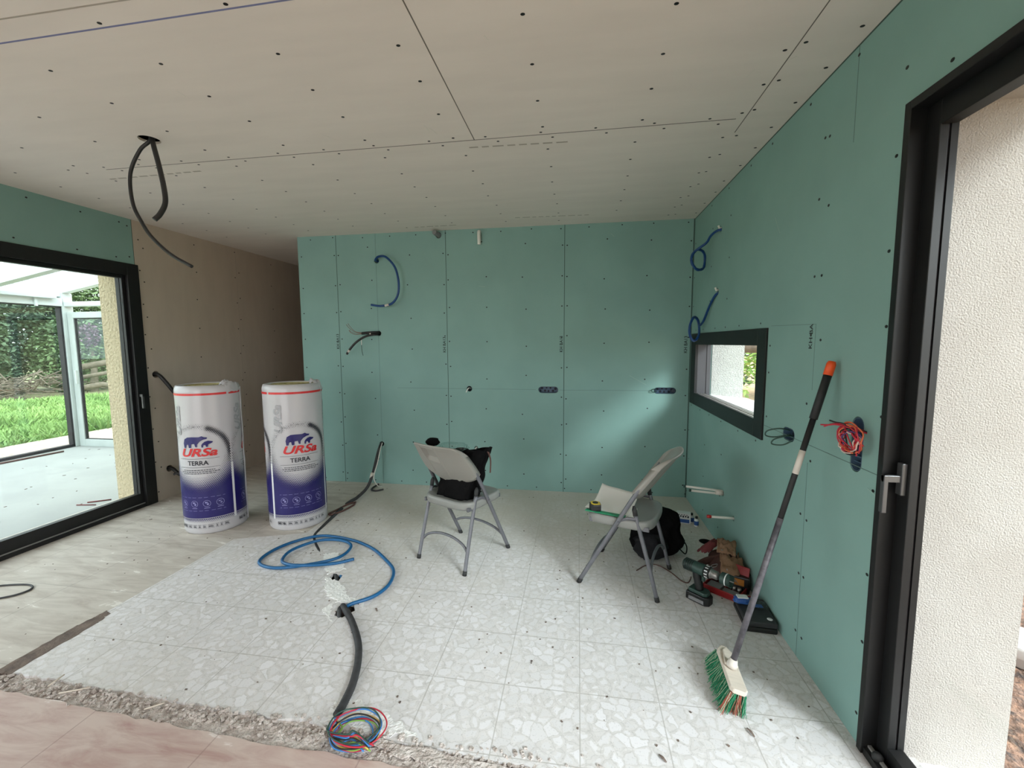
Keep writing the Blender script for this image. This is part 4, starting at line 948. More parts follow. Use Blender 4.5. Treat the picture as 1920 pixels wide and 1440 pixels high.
# little carton and two bottles by the wall
bx_ = empty('carton', (.90, 3.70, 0), math.radians(-12), 'small white and blue carton on the floor near the far right corner', 'carton')
m = MB(); m.box((-.055, -.03, 0), (.055, .03, .085)); m.build('box', 'white', bx_, bevel=.002)
m = MB(); m.box((-.05, -.0312, .006), (.045, -.0302, .036)); 
for i in range(5): m.box((-.048+i*.019, -.0312, .050+(.004 if i % 2 else 0)), (-.036+i*.019, -.0302, .066), 1)
for i in range(4): m.box((-.042+i*.02, -.0312, .071), (-.03+i*.02, -.0302, .076), 1)
m.build('printed_label', ['bluelabel', 'print_black'], bx_)
def bottle(loc, lb):
    b = empty('small_bottle', loc, 0, lb, 'bottle', 'small bottles beside the carton')
    m = MB(); m.lathe([(.001, 0), (.017, 0), (.018, .004), (.018, .05), (.010, .062), (.009, .064)], 20); m.build('bottle_body', 'white', b)
    m = MB(); m.lathe([(.001, .064), (.0105, .064), (.0105, .082), (.001, .083)], 16); m.build('cap', 'blackplastic', b)
    m = MB(); m.lathe([(.0184, .010), (.0185, .010), (.0185, .045), (.0184, .045)], 20); m.build('label', 'bluelabel', b)
    return b
bottle((.985, 3.63, 0), 'small white bottle with dark cap right of the carton, nearer the wall')
bottle((.965, 3.70, 0), 'small blue labelled bottle tucked between carton and its twin')
tag(MB().lathe([(.001, -.06), (.040, -.06), (.042, -.003), (.046, .001), (.048, .002), (.0425, .002), (.041, -.05), (.001, -.055)], 32).build('floor_drain', 'hole', loc=(.979, 3.34, 0)), 'round black drain opening in the floor by the right wall', 'drain')

# ------------------------------------------------------------------ drill with hole saw
dr = empty('cordless_drill', (.722, 2.545, 0), math.radians(-42), 'green and black cordless drill standing on its battery with a hole saw fitted', 'drill')
TX = lambda pts: pts
m = MB(); m.prism([(-.066, -.036), (.05, -.04), (.072, -.022), (.072, .022), (.05, .04), (-.066, .036)], 0, .05); m.build('battery', 'blackplastic', dr, bevel=.006, seg=2)
m = MB(); m.box((-.045, -.0415, .010), (.045, -.038, .030)); m.box((-.045, .038, .010), (.045, .0415, .030)); m.build('battery_label', 'greyplastic', dr)
m = MB(); m.prism([(-.055, -.032), (.04, -.034), (.058, -.02), (.058, .02), (.04, .034), (-.055, .032)], .05, .072); m.build('foot', 'teal', dr, bevel=.006)
m = MB(); m.tube(spline([(.0, 0, .07), (-.008, 0, .11), (-.018, 0, .15), (-.022, 0, .175)], 5), [.024]*16, 0, 14); m.build('grip', 'blackplastic', dr)
m = MB(); m.box((.012, -.008, .128), (.03, .008, .158)); m.build('trigger', 'teal', dr, bevel=.004)
AX = Matrix.Translation((0, 0, .195)) @ Matrix.Rotation(PI/2, 4, 'Y')
m = MB(); m.lathe([(.001, -.105), (.024, -.10), (.033, -.085), (.034, -.02), (.034, .02), (.031, .03)], 24, 0, AX); m.build('motor_housing', 'teal', dr)
m = MB()
for i in range(5): m.lathe([(.0345, -.09+i*.012), (.0348, -.09+i*.012), (.0348, -.085+i*.012), (.0345, -.085+i*.012)], 24, 0, AX)
m.build('vents', 'blackplastic', dr)
m = MB(); m.lathe([(.031, .03), (.035, .034), (.035, .058), (.031, .062)], 28, 0, AX); m.build('torque_ring', 'blackplastic', dr)
m = MB()
for i in range(12):
    a = 2*PI*i/12; mt = AX @ Matrix.Rotation(a, 4, 'Z'); m.box((.0345, -.003, .037), (.0355, .003, .055), 0, mt)
m.build('ring_marks', 'white', dr)
m = MB(); m.lathe([(.001, .062), (.029, .062), (.029, .068), (.024, .07), (.024, .10), (.014, .112), (.001, .112)], 24, 0, AX); m.build('chuck', 'steel', dr)
m = MB(); m.lathe([(.012, .112), (.012, .122), (.033, .124), (.0335, .128), (.0335, .178), (.031, .178), (.031, .13), (.004, .128)], 28, 0, AX)
for i in range(20):
    a = 2*PI*i/20; m.add([AX @ Vector((.0335*math.cos(a+d), .0335*math.sin(a+d), z)) for d, z in ((0, .177), (.16, .177), (.0, .184))] + [AX @ Vector((.031*math.cos(a+d), .031*math.sin(a+d), z)) for d, z in ((0, .177), (.16, .177), (.0, .184))], [(0, 1, 2), (3, 5, 4), (0, 1, 4, 3), (1, 2, 5, 4), (2, 0, 3, 5)])
m.build('hole_saw', 'teal', dr)
m = MB(); m.tube([(.12, 0, .195), (.19, 0, .195)], .004, 0, 8); m.build('pilot_bit', 'steel', dr)
m = MB(); m.lathe([(.0338, .150), (.0345, .150), (.0345, .156), (.0338, .156)], 28, 0, AX); m.build('saw_collar', 'white', dr)

# red tray case with bits, behind the drill
rc = empty('red_case', (.90, 2.66, 0), math.radians(-38), 'open red plastic case of bits on the floor behind the drill', 'case')
m = MB(); m.box((-.105, -.07, 0), (.105, .07, .008)); m.box((-.105, -.07, .008), (-.097, .07, .04)); m.box((.097, -.07, .008), (.105, .07, .04)); m.box((-.097, -.07, .008), (.097, -.062, .04)); m.box((-.097, .062, .008), (.097, .07, .04)); m.build('tray', 'redcase', rc, bevel=.003)
m = MB(); m.add([(-.105, .07, .04), (.105, .07, .04), (.105, .10, .15), (-.105, .10, .15), (-.105, .078, .038), (.105, .078, .038), (.105, .108, .148), (-.105, .108, .148)], [(0,1,2,3),(4,5,6,7),(0,1,5,4),(1,2,6,5),(2,3,7,6),(3,0,4,7)]); m.build('lid', 'redcase', rc, bevel=.003)
m = MB(); m.box((-.09, -.055, .008), (-.01, .02, .034)); m.box((.0, -.055, .008), (.085, .0, .030)); m.build('inner_tray', 'greyplastic', rc, bevel=.003)
for i in range(3):
    m = MB(); m.lathe([(.001, .0), (.008+.002*i, .0), (.008+.002*i, .03), (.001, .03)], 14, 0, Matrix.Translation((.015+i*.028, .035, .008))); m.build('bit', 'steel', rc)
ab = empty('amber_case', (1.005, 2.70, 0), math.radians(-25), 'small black case with an amber panel below the suede pouch', 'case')
m = MB(); m.box((-.05, -.045, 0), (.05, .045, .10)); m.build('case_body', 'blackplastic', ab, bevel=.006)
m = MB(); m.box((-.032, -.048, .048), (.022, -.044, .088)); m.build('panel', 'amber', ab)
m = MB(); m.box((-.03, -.02, 0), (.03, .02, .04)); o = m.build('red_block', 'redcase', bevel=.008, loc=(1.01, 2.55, 0)); tag(o, 'small red plastic piece against the wall behind the dark case', 'plastic piece')

# suede tool pouch heaped against the wall
tp = empty('tool_pouch', (.955, 2.83, 0), 0, 'brown suede tool pouch heaped against the right wall', 'tool pouch')
m = lump('x', (.0, .0, .075), (.095, .125, .085), 0, 33, n=48, amp=.25, freq=3, fold=.15, zmin=0.0); m.build('pouch_body', 'leather_dark', tp)
def flap(pts, z_amp, seed, name, matn, nu=16):
    P = [Vector(p) for p in pts]; m = MB()
    def f(u, v):
        q = (P[0].lerp(P[1], u)).lerp(P[3].lerp(P[2], u), v); bul = z_amp*math.sin(PI*u)*math.sin(PI*v); return q + Vector((-.35*bul, -.55*bul, bul)) + Vector((.006, 0, .018))*noise.noise(Vector((u*5, v*5, seed)))+Vector((0, 0, .01))*noise.noise(Vector((u*11, v*7, seed+3)))
    m.grid(f, nu, nu, 0, True); return m.build(name, matn, tp, solid=.005)
flap([(-.075, -.155, .09), (.06, -.175, .045), (.085, -.05, .15), (-.045, -.03, .18)], .03, 1, 'pocket_flap', 'leather')
flap([(-.06, -.02, .18), (.04, -.06, .175), (.09, .09, .20), (-.02, .11, .215)], .025, 2, 'pocket_flap', 'leather')
flap([(.03, -.16, .05), (.092, -.10, .03), (.096, .06, .14), (.06, -.03, .17)], .03, 3, 'side_pocket', 'leather')
flap([(-.15, .10, .12), (-.10, .02, .15), (.03, .12, .20), (-.03, .17, .17)], .035, 4, 'lining', 'maroon')
m = MB(); m.grid(lambda u, v: (-.19+.16*u, -.06+.05*u+.01*math.sin(u*5), .075+.05*v+.05*u), 12, 3); m.build('belt', 'leather_dark', tp, solid=.005)
m = MB(); m.lathe([(.001, 0), (.009, 0), (.009, .004), (.001, .006)], 16, 0, Matrix.Translation((-.03, -.135, .125)) @ Matrix.Rotation(.9, 4, 'X')); m.build('stud', 'steel', tp)
m = MB(); m.lathe([(.001, 0), (.006, 0), (.006, .003), (.001, .004)], 16, 0, Matrix.Translation((-.035, -.035, .20))); m.build('stud', 'steel', tp)
m = MB(); m.tube(spline([(-.115, -.085, .105), (-.09, -.10, .12), (-.075, -.085, .13), (-.10, -.07, .115), (-.115, -.085, .105)], 5), .0025, 0, 6); m.build('buckle', 'steel', tp)

# dark flat case with blue packets on it
dc = empty('flat_case', (.972, 2.40, 0), math.radians(-4), 'dark grey flat tool case on the floor against the right wall', 'case')
m = MB(); m.box((-.078, -.115, 0), (.078, .115, .028)); m.build('case_base', 'blackplastic', dc, bevel=.008, seg=3)
m = MB(); m.box((-.078, -.115, .030), (.078, .115, .060)); m.build('case_lid', 'darkcase', dc, bevel=.008, seg=3)
m = MB(); m.lathe([(.001, .060), (.014, .060), (.012, .0615), (.001, .062)], 14, 0, Matrix.Translation((.05, -.075, 0))); m.build('plaster_spot', 'white', dc)
m = lump('x', (0, 0, .018), (.045, .03, .018), 0, 41, n=30, amp=.3, freq=4, zmin=0.0); o = m.build('screw_packet', 'bluelabel', loc=(.925, 2.455, .061)); tag(o, 'blue packet on the dark flat case, left of the broom pole', 'packet', 'packets on the dark flat case')
m = MB(); m.box((-.028, -.018, 0), (.028, .018, .006)); m.build('label', 'white', o, loc=(0, 0, .033), bevel=.002)
m = lump('x', (0, 0, .014), (.035, .03, .014), 0, 46, n=30, amp=.4, freq=4, zmin=0.0); o = m.build('screw_packet', 'film', loc=(1.0, 2.42, .061)); tag(o, 'clear packet on the dark flat case, right of the broom pole', 'packet', 'packets on the dark flat case')
m = MB(); m.box((-.02, -.012, 0), (.02, .012, .004)); m.build('label', 'bluelabel', o, loc=(-.005, -.005, .010))

# thin dark cable from behind the second chair to the drill
m = MB(); m.tube(spline([(.40, 2.83, .004), (.47, 2.905, .004), (.545, 2.925, .004), (.62, 2.84, .004), (.665, 2.745, .004), (.70, 2.725, .004), (.725, 2.76, .006), (.74, 2.80, .004)], 8), .0035, 0, 6); tag(m.build('cable', 'brownpad'), 'thin brown cable lying on the floor below the right chair', 'cable')

# ------------------------------------------------------------------ broom
br = empty('broom', (.63, 1.90, 0), 0, 'broom with pale wooden head and long dark pole leaning on the right wall', 'broom')
A = Vector((.052, -.015, .110)); B = Vector((1.035-.63, 1.946-1.90, 1.44)); dv = (B-A).normalized()
P = lambda t: A.lerp(B, t)
m = MB(); m.tube([P(0), P(.5)], .0125, 0, 16); m.build('lower_pole', 'pole', br)
m = MB(); m.tube([P(.5), P(.58), P(.66), P(.82)], .0115, 0, 16); m.build('upper_pole', 'grip', br)
m = MB(); m.tube([P(.645), P(.72)], .0122, 0, 16); m.build('tape_band', 'tape', br)
m = MB(); m.tube([P(.82), P(.957)], .0155, 0, 16); m.build('grip', 'grip', br)
m = MB(); m.tube([P(.957), P(.992), P(1.0)], [.0172, .0172, .013], 0, 18); m.build('end_cap', 'orange', br)
m = MB(); m.tube([P(-.006), P(.004), P(.020)], [.024, .021, .0155], 0, 20); m.build('socket', 'tape', br)
# the head: local frame, y along the block (mostly along the room), z out of the block top
zz = Vector((.20, .02, .97)).normalized(); yy = Vector((.10, .99, .04)); yy = (yy - zz*yy.dot(zz)).normalized(); xx = yy.cross(zz)
c0 = A - dv*.012
HM = Matrix(((xx.x, yy.x, zz.x, c0.x), (xx.y, yy.y, zz.y, c0.y), (xx.z, yy.z, zz.z, c0.z), (0, 0, 0, 1)))
m = MB(); m.prism([(-.034, -.125), (-.024, -.140), (.024, -.140), (.034, -.125), (.034, .110), (.014, .145), (-.014, .145), (-.034, .110)], -.020, .0, 0, HM); m.build('broom_head', 'wood', br, bevel=.004)
m = MB(); m.prism([(-.028, .0), (.028, .0), (.026, .07), (.006, .125), (-.014, .10)], .0, .012, 0, HM); m.build('head_brace', 'wood', br, bevel=.003)
rnd = random.Random(12)
def tuft(mb, x, y, mi, n):
    for i in range(n):
        l = .084+rnd.uniform(-.012, .012)
        sx0 = x+rnd.uniform(-.005, .005); sy0 = y+rnd.uniform(-.005, .005); ex = x*1.45-.012+rnd.gauss(0, .009); ey = y*1.10+rnd.gauss(0, .008)
        pts = [HM @ Vector((sx0, sy0, -.022)), HM @ Vector(((sx0+ex)/2+rnd.gauss(0, .003), (sy0+ey)/2, -.022-l*.5)), HM @ Vector((ex, ey, -.022-l))]
        for p in pts: p.z = max(p.z, .001)
        mb.tube(pts, .0011, mi, 3, caps=False)
ns = {0: MB(), 1: MB(), 2: MB()}
for iy in range(15):
    y = -.130+iy*.0185
    for ix, x in enumerate((-.027, -.009, .009, .027)):
        k = 1 if (iy == 0 and ix in (0, 2)) or (iy > 0 and rnd.random() < .02) else 0
        tuft(ns[k], x, y, 0, 22); tuft(ns[2], x-.004, y, 0, 3)
ns[0].build('green_bristles', 'bristle_green', br)['kind'] = 'stuff'; ns[1].build('rust_bristles', 'bristle_red', br)['kind'] = 'stuff'; ns[2].build('frayed_bristles', 'bristle_pale', br)['kind'] = 'stuff'

# ------------------------------------------------------------------ conduits and wires
def pipe(name, pts, r, matn, label, cat, group=None, n=10, ridged=False, sm=8, nn=10):
    path = spline(pts, sm)
    if ridged: path = resample(spline(pts, 30), .0045)
    m = MB(); m.tube(path, r, 0, nn, ridge=.14 if ridged else 0); return tag(m.build(name, matn), label, cat, group)
# from the ceiling
GC = 'conduits hanging from the ceiling hole'
pipe('conduit', [(-2.37, 2.18, 2.70), (-2.375, 2.175, 2.655), (-2.426, 2.16, 2.603), (-2.488, 2.15, 2.48), (-2.478, 2.14, 2.318), (-2.435, 2.145, 2.21), (-2.382, 2.15, 2.127), (-2.281, 2.16, 2.032), (-2.159, 2.17, 1.962)], .0095, 'blackpipe', 'long black conduit hanging from the ceiling in a wide curve to the right', 'conduit', GC)
pipe('conduit', [(-2.35, 2.18, 2.70), (-2.35, 2.17, 2.655), (-2.279, 2.13, 2.502), (-2.206, 2.08, 2.368), (-2.162, 2.04, 2.27), (-2.165, 2.01, 2.205), (-2.182, 1.99, 2.17)], .0125, 'blackpipe', 'shorter black conduit hanging from the ceiling, curling back at its end', 'conduit', GC)
# partition wall
bc = pipe('conduit', [(-2.087, D+.06, 2.385), (-2.085, D-.03, 2.385), (-2.02, D-.09, 2.408), (-1.93, D-.11, 2.395), (-1.835, D-.12, 2.29), (-1.80, D-.12, 2.14), (-1.82, D-.11, 2.01), (-1.90, D-.09, 1.93), (-2.02, D-.08, 1.912), (-2.125, D-.08, 1.925)], .0115, 'bluepipe_dark', 'blue conduit looping like a hook out of the green partition', 'conduit')
m = MB(); m.tube([(-1.925, D-.087, 1.922), (-1.97, D-.083, 1.914)], .0125, 0, 10); m.build('tape_mark', 'tape', bc)
bk = empty('conduit_bundle', (-2.091, D, 1.633), 0, 'black conduits with bare wires coming out of the partition below the blue one', 'conduit')
def rel(pts, o=(-2.091, D, 1.633)): return [tuple(Vector(p)-Vector(o)) for p in pts]
m = MB(); m.tube(spline(rel([(-2.091, D+.06, 1.64), (-2.10, D-.03, 1.642), (-2.18, D-.07, 1.637), (-2.24, D-.08, 1.632)]), 6), .014, 0, 10); m.build('stub_conduit', 'blackpipe', bk)
m = MB(); m.tube(spline(rel([(-2.095, D+.06, 1.62), (-2.11, D-.03, 1.622), (-2.20, D-.08, 1.60), (-2.29, D-.11, 1.54), (-2.37, D-.12, 1.455), (-2.395, D-.12, 1.415)]), 8), .0115, 0, 10); co_ = m.build('long_conduit', 'blackpipe', bk)
m = MB(); m.tube(rel([(-2.365, D-.12, 1.46), (-2.382, D-.12, 1.438)]), .0125, 0, 10); m.build('tape_mark', 'tape', co_)
m = MB(); m.lathe([(.017, -.008), (.019, -.008), (.019, .008), (.017, .008)], 18, 0, Matrix.Translation(rel([(-2.155, D-.055, 1.635)])[0]) @ Matrix.Rotation(PI/2, 4, 'Y')); m.build('tape_band', 'tape', bk)
for pts in ([(-2.23, D-.08, 1.637), (-2.30, D-.10, 1.65), (-2.35, D-.11, 1.70), (-2.375, D-.11, 1.735)], [(-2.23, D-.08, 1.634), (-2.31, D-.09, 1.645), (-2.37, D-.10, 1.69), (-2.40, D-.1, 1.725)], [(-2.23, D-.08, 1.63), (-2.30, D-.09, 1.628), (-2.35, D-.1, 1.65), (-2.375, D-.1, 1.665)], [(-2.24, D-.08, 1.625), (-2.31, D-.09, 1.62), (-2.36, D-.1, 1.645), (-2.36, D-.1, 1.67)]):
    m = MB(); m.tube(spline(rel(pts), 6), .0022, 0, 5); m.build('wire', 'w_brown', bk)
m = MB(); m.tube(rel([(-2.245, D-.085, 1.60), (-2.245, D-.085, 1.51)]), .004, 0, 6); ww = m.build('white_sleeve', 'whitepipe', bk)
m = MB(); m.tube(spline(rel([(-2.245, D-.085, 1.51), (-2.243, D-.085, 1.45), (-2.232, D-.085, 1.40)]), 5), .003, 0, 6); m.build('wire', 'w_dgreen', bk)
pipe('cable', [(-1.112, D+.06, 1.055), (-1.115, D-.015, 1.062), (-1.125, D-.035, 1.045), (-1.137, D-.04, 1.02)], .005, 'whitepipe', 'short pale cable end sticking from the round partition hole', 'cable')
tag(MB().lathe([(.001, .05), (.027, .05), (.029, .0), (.0275, .0), (.024, .045), (.001, .046)], 20, 0, Matrix.Rotation(-PI/2, 4, 'X')).build('round_box', 'bluebox_dark', loc=(-1.112, D+.012, 1.053)), 'dark round junction box set in the middle of the partition', 'junction box')
pipe('pipe_end', [(-1.047, D+.06, .43), (-1.047, D-.01, .43), (-1.055, D-.04, .41), (-1.075, D-.05, .375)], .009, 'whitepipe', 'short white pipe end in the partition behind the left chair', 'pipe')
pipe('pipe_end', [(-1.411, D+.06, 2.615), (-1.413, D-.04, 2.618), (-1.425, D-.09, 2.625)], .024, 'greyplastic', 'grey pipe stub at the top edge of the partition', 'pipe')
pipe('pipe_end', [(-.987, D+.06, 2.63), (-.985, D-.02, 2.628), (-.983, D-.035, 2.58), (-.982, D-.03, 2.50)], .017, 'whitepipe', 'white pipe stub bending down at the top of the partition', 'pipe')
def jbox(c, w_, h_, axis, label, rings):
    """recessed blue multi gang box"""
    b = empty('junction_box', c, 0, label, 'junction box')
    def tr(u, v, t): return (u, t, v) if axis == 'y' else (t, u, v)
    m = MB(); o_ = slot(0, 0, w_, h_); i_ = slot(0, 0, w_-.004, h_-.004); n = len(o_)
    vs = [tr(u, v, .001) for u, v in o_] + [tr(u, v, .045) for u, v in o_] + [tr(u, v, .001) for u, v in i_] + [tr(u, v, .043) for u, v in i_]
    fs = [(i, (i+1) % n, n+(i+1) % n, n+i) for i in range(n)] + [(2*n+i, 2*n+(i+1) % n, 3*n+(i+1) % n, 3*n+i) for i in range(n)] + [(i, (i+1) % n, 2*n+(i+1) % n, 2*n+i) for i in range(n)] + [tuple(n+i for i in range(n)), tuple(3*n+i for i in range(n))]
    m.add(vs, fs); m.build('box_shell', 'bluebox', b)
    for u, v, r_ in rings:
        m = MB(); m.add([tr(u+r_*math.cos(a*PI/8), v+r_*math.sin(a*PI/8), .0425) for a in range(16)]+[tr(u+r_*math.cos(a*PI/8), v+r_*math.sin(a*PI/8), .038) for a in range(16)], [tuple(range(16)), tuple(range(16, 32))]+[(a, (a+1) % 16, 16+(a+1) % 16, 16+a) for a in range(16)]); m.build('knockout', 'bluebox_dark', b)
    return b
kn = [(-.065, .014, .012), (-.035, -.012, .011), (-.02, .018, .009), (.0, -.016, .010), (.02, .016, .010), (.045, -.014, .012), (.07, .008, .013), (-.08, -.012, .008)]
jbox((-.294, D, 1.051), .192, .060, 'y', 'blue triple junction box in the partition, left of the two', kn)
jb = jbox((.835, D, 1.055), .197, .056, 'y', 'blue triple junction box in the partition near the right corner', kn)
m = MB(); m.tube(spline([(-.075, .03, .012), (-.10, -.012, .016), (-.125, -.02, .012), (-.128, -.02, -.004), (-.10, -.012, -.012), (-.07, .03, -.01)], 6), .004, 0, 6); m.build('wire_loop', 'w_dgreen', jb)
m = MB(); m.lathe([(.014, .0), (.020, .0), (.020, .02), (.014, .02)], 20, 0, Matrix.Translation((.075, .01, 0)) @ Matrix.Rotation(PI/2, 4, 'X')); m.build('conduit_end', 'bluebox_dark', jb)
rj = jbox((W, 2.335, 1.053), .118, .060, 'x', 'blue double junction box with two wire loops in the right wall', [(-.03, .005, .013), (.03, -.004, .013)])
for p in ([(.02, .03, .014), (-.03, .035, .022), (-.075, .06, .004), (-.08, .066, -.022), (-.04, .05, -.026), (.02, .02, -.004)], [(.02, -.01, -.004), (-.03, -.02, -.008), (-.07, -.005, -.028), (-.075, .0, -.052), (-.03, -.02, -.05), (.02, -.035, -.012)]):
    m = MB(); m.tube(spline(p, 8), .0035, 0, 7); m.build('wire_loop', 'w_dgreen', rj)
tj = jbox((W, 1.80, 1.128), .062, .207, 'x', 'tall blue junction box in the right wall holding a coil of red wires', [(.008, .07, .014), (0, -.04, .006), (-.008, -.085, .013)])
m = MB(); m.box((.012, -.03, -.052), (.03, .03, -.047)); m.box((.012, -.03, -.072), (.03, .03, -.069)); m.build('divider', 'bluebox', tj)
# coil of wires hanging out of the tall box
cw = empty('wire_coil', (W-.045, 1.768, 1.150), 0, 'tangled coil of red, black and orange wires hanging from the tall box', 'wires')
rnd = random.Random(2)
for k, c in enumerate(['w_red', 'w_red', 'w_orange', 'w_black', 'w_red', 'w_white', 'w_violet', 'w_orange', 'w_red', 'w_black', 'w_red', 'w_white']):
    ra = rnd.uniform(.042, .072); rb_ = rnd.uniform(.036, .058); ph = rnd.uniform(0, 6); tl = rnd.uniform(-.6, .6); pts = []
    cy, cz_ = rnd.uniform(-.014, .014), rnd.uniform(-.010, .012)
    for i in range(13):
        a = ph+i*2*PI/11; u = ra*math.cos(a); v = rb_*math.sin(a)
        pts.append((rnd.uniform(-.012, .012), cy+u*math.cos(tl)-v*math.sin(tl), cz_+u*math.sin(tl)+v*math.cos(tl)))
    if k % 4 == 0: pts += [(.0, .03, .045), (.04, -.005, .04), (.06, -.015, .02)]
    m = MB(); m.tube(spline(pts, 6), .0026, 0, 6); m.build('wire', c, cw)
for c, pts in (('w_red', [(.05, -.02, .03), (0, -.01, .052), (-.01, .03, .056), (-.02, .075, .048), (-.03, .115, .030)]), ('w_black', [(.05, -.02, .035), (0, -.01, .050), (-.01, .03, .058), (-.015, .07, .056), (-.02, .098, .058)]), ('w_red', [(.05, -.02, .03), (0, .0, .047), (-.02, .05, .05), (-.03, .085, .042), (-.04, .12, .036)])):
    m = MB(); m.tube(spline(pts, 6), .003, 0, 6); m.build('wire', c, cw)
# blue coils on the right wall
def coil(cy, cz_, ry, rz_, turns, dx, ph, tilt=0.0, x0=-.07):
    out = []
    for i in range(int(turns*14)+1):
        a = ph+2*PI*i/14; k = 1+.05*math.sin(i*1.3); u = ry*k*math.cos(a); v = rz_*k*math.sin(a)
        out.append((W+x0+dx*i/14+tilt*u, cy+u, cz_+v))
    return out
def loopxz(cx, cy, cz_, rx, rz_, turns, ph):
    return [(cx+rx*(1+.05*math.sin(i*1.3))*math.cos(ph+2*PI*i/14), cy+.05*math.cos(ph+2*PI*i/14)+.010*math.sin(i*.9), cz_+rz_*(1+.04*math.sin(i*2.1))*math.sin(ph+2*PI*i/14)) for i in range(int(turns*14)+1)]
GB = 'blue conduits looping from the right wall'
pth = [(W+.05, 3.545, 2.372), (W-.02, 3.545, 2.366), (W-.05, 3.62, 2.345), (1.004, 3.70, 2.311), (.955, 3.74, 2.275)] + loopxz(.975, 3.80, 2.195, .066, .082, 2.3, 2.3)
m = MB(); m.tube(spline(pth, 4), .0095, 0, 10); u1 = tag(m.build('coiled_conduit', 'bluepipe_dark'), 'upper blue conduit coiled out of the right wall above the small window', 'conduit', GB)
m = MB(); m.tube([(W+.01, 3.545, 2.385), (W-.012, 3.545, 2.378), (W-.02, 3.545, 2.40)], .008, 0, 8); m.build('foam_plug', 'whitepipe', u1)
pth = [(W+.05, 3.563, 1.913), (W-.01, 3.57, 1.89), (W-.02, 3.70, 1.807), (1.030, 3.80, 1.70)] + loopxz(.975, 3.86, 1.635, .052, .098, 2.4, .3)
m = MB(); m.tube(spline(pth, 4), .0095, 0, 10); u2 = tag(m.build('coiled_conduit', 'bluepipe_dark'), 'lower blue conduit coiled at the top left corner of the small window', 'conduit', GB)
m = MB(); m.tube([(W+.01, 3.563, 1.926), (W-.012, 3.563, 1.92), (W-.02, 3.563, 1.942)], .008, 0, 8); m.build('foam_plug', 'whitepipe', u2)
# water pipes at the right wall
GW = 'white pipe stubs in the right wall'
wp = empty('pipe_stub', (W, 3.264, .414), 0, 'pair of long white pipe stubs sticking from the right wall by the corner', 'pipe', GW)
for z0, z1, ln in ((.012, .04, -.26), (-.010, .010, -.22)):
    m = MB(); m.tube([(.05, 0, z0), (ln, .0, z1)], .0085, 0, 12); po = m.build('tube', 'whitepipe', wp)
    m = MB(); m.tube([(ln-.003, 0, z1), (ln-.016, .0, z1+.002)], .0105, 0, 12); m.build('end_cap', 'w_dgreen', po)
m = MB(); m.tube([(-.002, 0, .0), (-.05, 0, .006)], .018, 0, 14); m.build('tape_wrap', 'tape', wp)
wp = empty('pipe_stub', (W, 3.03, .318), 0, 'single white pipe stub with a red cap in the right wall', 'pipe', GW)
m = MB(); m.tube([(.05, 0, 0), (-.155, 0, .006)], .0085, 0, 12); m.build('tube', 'whitepipe', wp)
m = MB(); m.tube([(-.145, 0, .0058), (-.172, 0, .0066)], .0115, 0, 14); m.build('end_cap', 'redcap', wp)
# left wall
GL = 'black conduits in the beige wall'
pipe('conduit', [(L-.05, 3.568, 1.239), (L+.03, 3.568, 1.235), (L+.09, 3.60, 1.14), (L+.14, 3.66, 1.0), (L+.22, 3.74, .84), (L+.32, 3.80, .62), (L+.34, 3.81, .45)], .017, 'blackpipe', 'black conduit leaving the beige wall at chest height behind the left roll', 'conduit', GL)
pipe('conduit', [(L-.05, 3.63, .291), (L+.03, 3.63, .29), (L+.09, 3.64, .235), (L+.18, 3.68, .18), (L+.30, 3.74, .165), (L+.40, 3.78, .19)], .017, 'blackpipe', 'black conduit leaving the beige wall near the floor', 'conduit', GL)
pipe('conduit', [(L+.06, 3.61, .235), (L+.13, 3.66, .26), (L+.22, 3.72, .33), (L+.34, 3.80, .40)], .010, 'greypipe', 'thin grey conduit beside the low black one at the beige wall', 'conduit')
pipe('cable', [(-3.75, 2.00, .005), (-3.6, 2.07, .005), (-3.45, 2.10, .005), (-3.37, 2.06, .006), (-3.40, 1.98, .006), (-3.55, 1.90, .005), (-3.8, 1.80, .005)], .0055, 'greypipe', 'grey cable loop on the floor at the left edge near the sliding door', 'cable')
# conduit from the partition down to the floor groove
fc = pipe('conduit', [(-2.098, D+.06, .441), (-2.095, D-.02, .445), (-2.085, D-.11, .39), (-2.082, D-.19, .29), (-2.085, D-.27, .17), (-2.095, D-.37, .075), (-2.13, D-.50, .022), (-2.15, D-.58, .014), (-2.155, D-.66, .012)], .014, 'greypipe', 'dark conduit running from the partition down into the floor groove', 'conduit', None, ridged=True)
m = MB(); m.tube(spline([(-2.084, D-.02, .455), (-2.068, D-.11, .395), (-2.062, D-.19, .285), (-2.068, D-.27, .15), (-2.06, D-.20, .04), (-2.03, D-.16, .02)], 8), .005, 0, 8); m.build('white_cable', 'whitepipe', fc)
m = MB(); m.tube([(-2.087, D-.255, .195), (-2.090, D-.285, .145)], .018, 0, 12); m.build('tape_band', 'tape', fc)
pipe('bent_pipe', [(-2.00, 4.10, .008), (-2.05, 4.04, .012), (-2.11, 4.06, .012), (-2.13, 4.14, .010), (-2.12, 4.24, .010)], .009, 'greypipe', 'short bent metal pipe at the foot of the partition', 'pipe')
pipe('strap_loop', [(-2.10, 3.72, .008), (-2.14, 3.66, .010), (-2.17, 3.52, .010), (-2.19, 3.42, .010), (-2.15, 3.40, .012), (-2.10, 3.50, .012), (-2.08, 3.64, .010), (-2.10, 3.72, .008)], .008, 'brownpad', 'flattened brown loop of tubing beside the second roll', 'tubing')
pipe('conduit', [(-2.15, 3.56, .006), (-2.13, 3.40, .002), (-2.105, 3.2, -.004), (-2.075, 3.03, -.01), (-2.0, 2.92, -.012), (-1.90, 2.81, -.012), (-1.82, 2.73, -.02)], .014, 'greypipe', 'dusty conduit lying in the floor groove between rolls and blue coil', 'conduit', None, ridged=True)
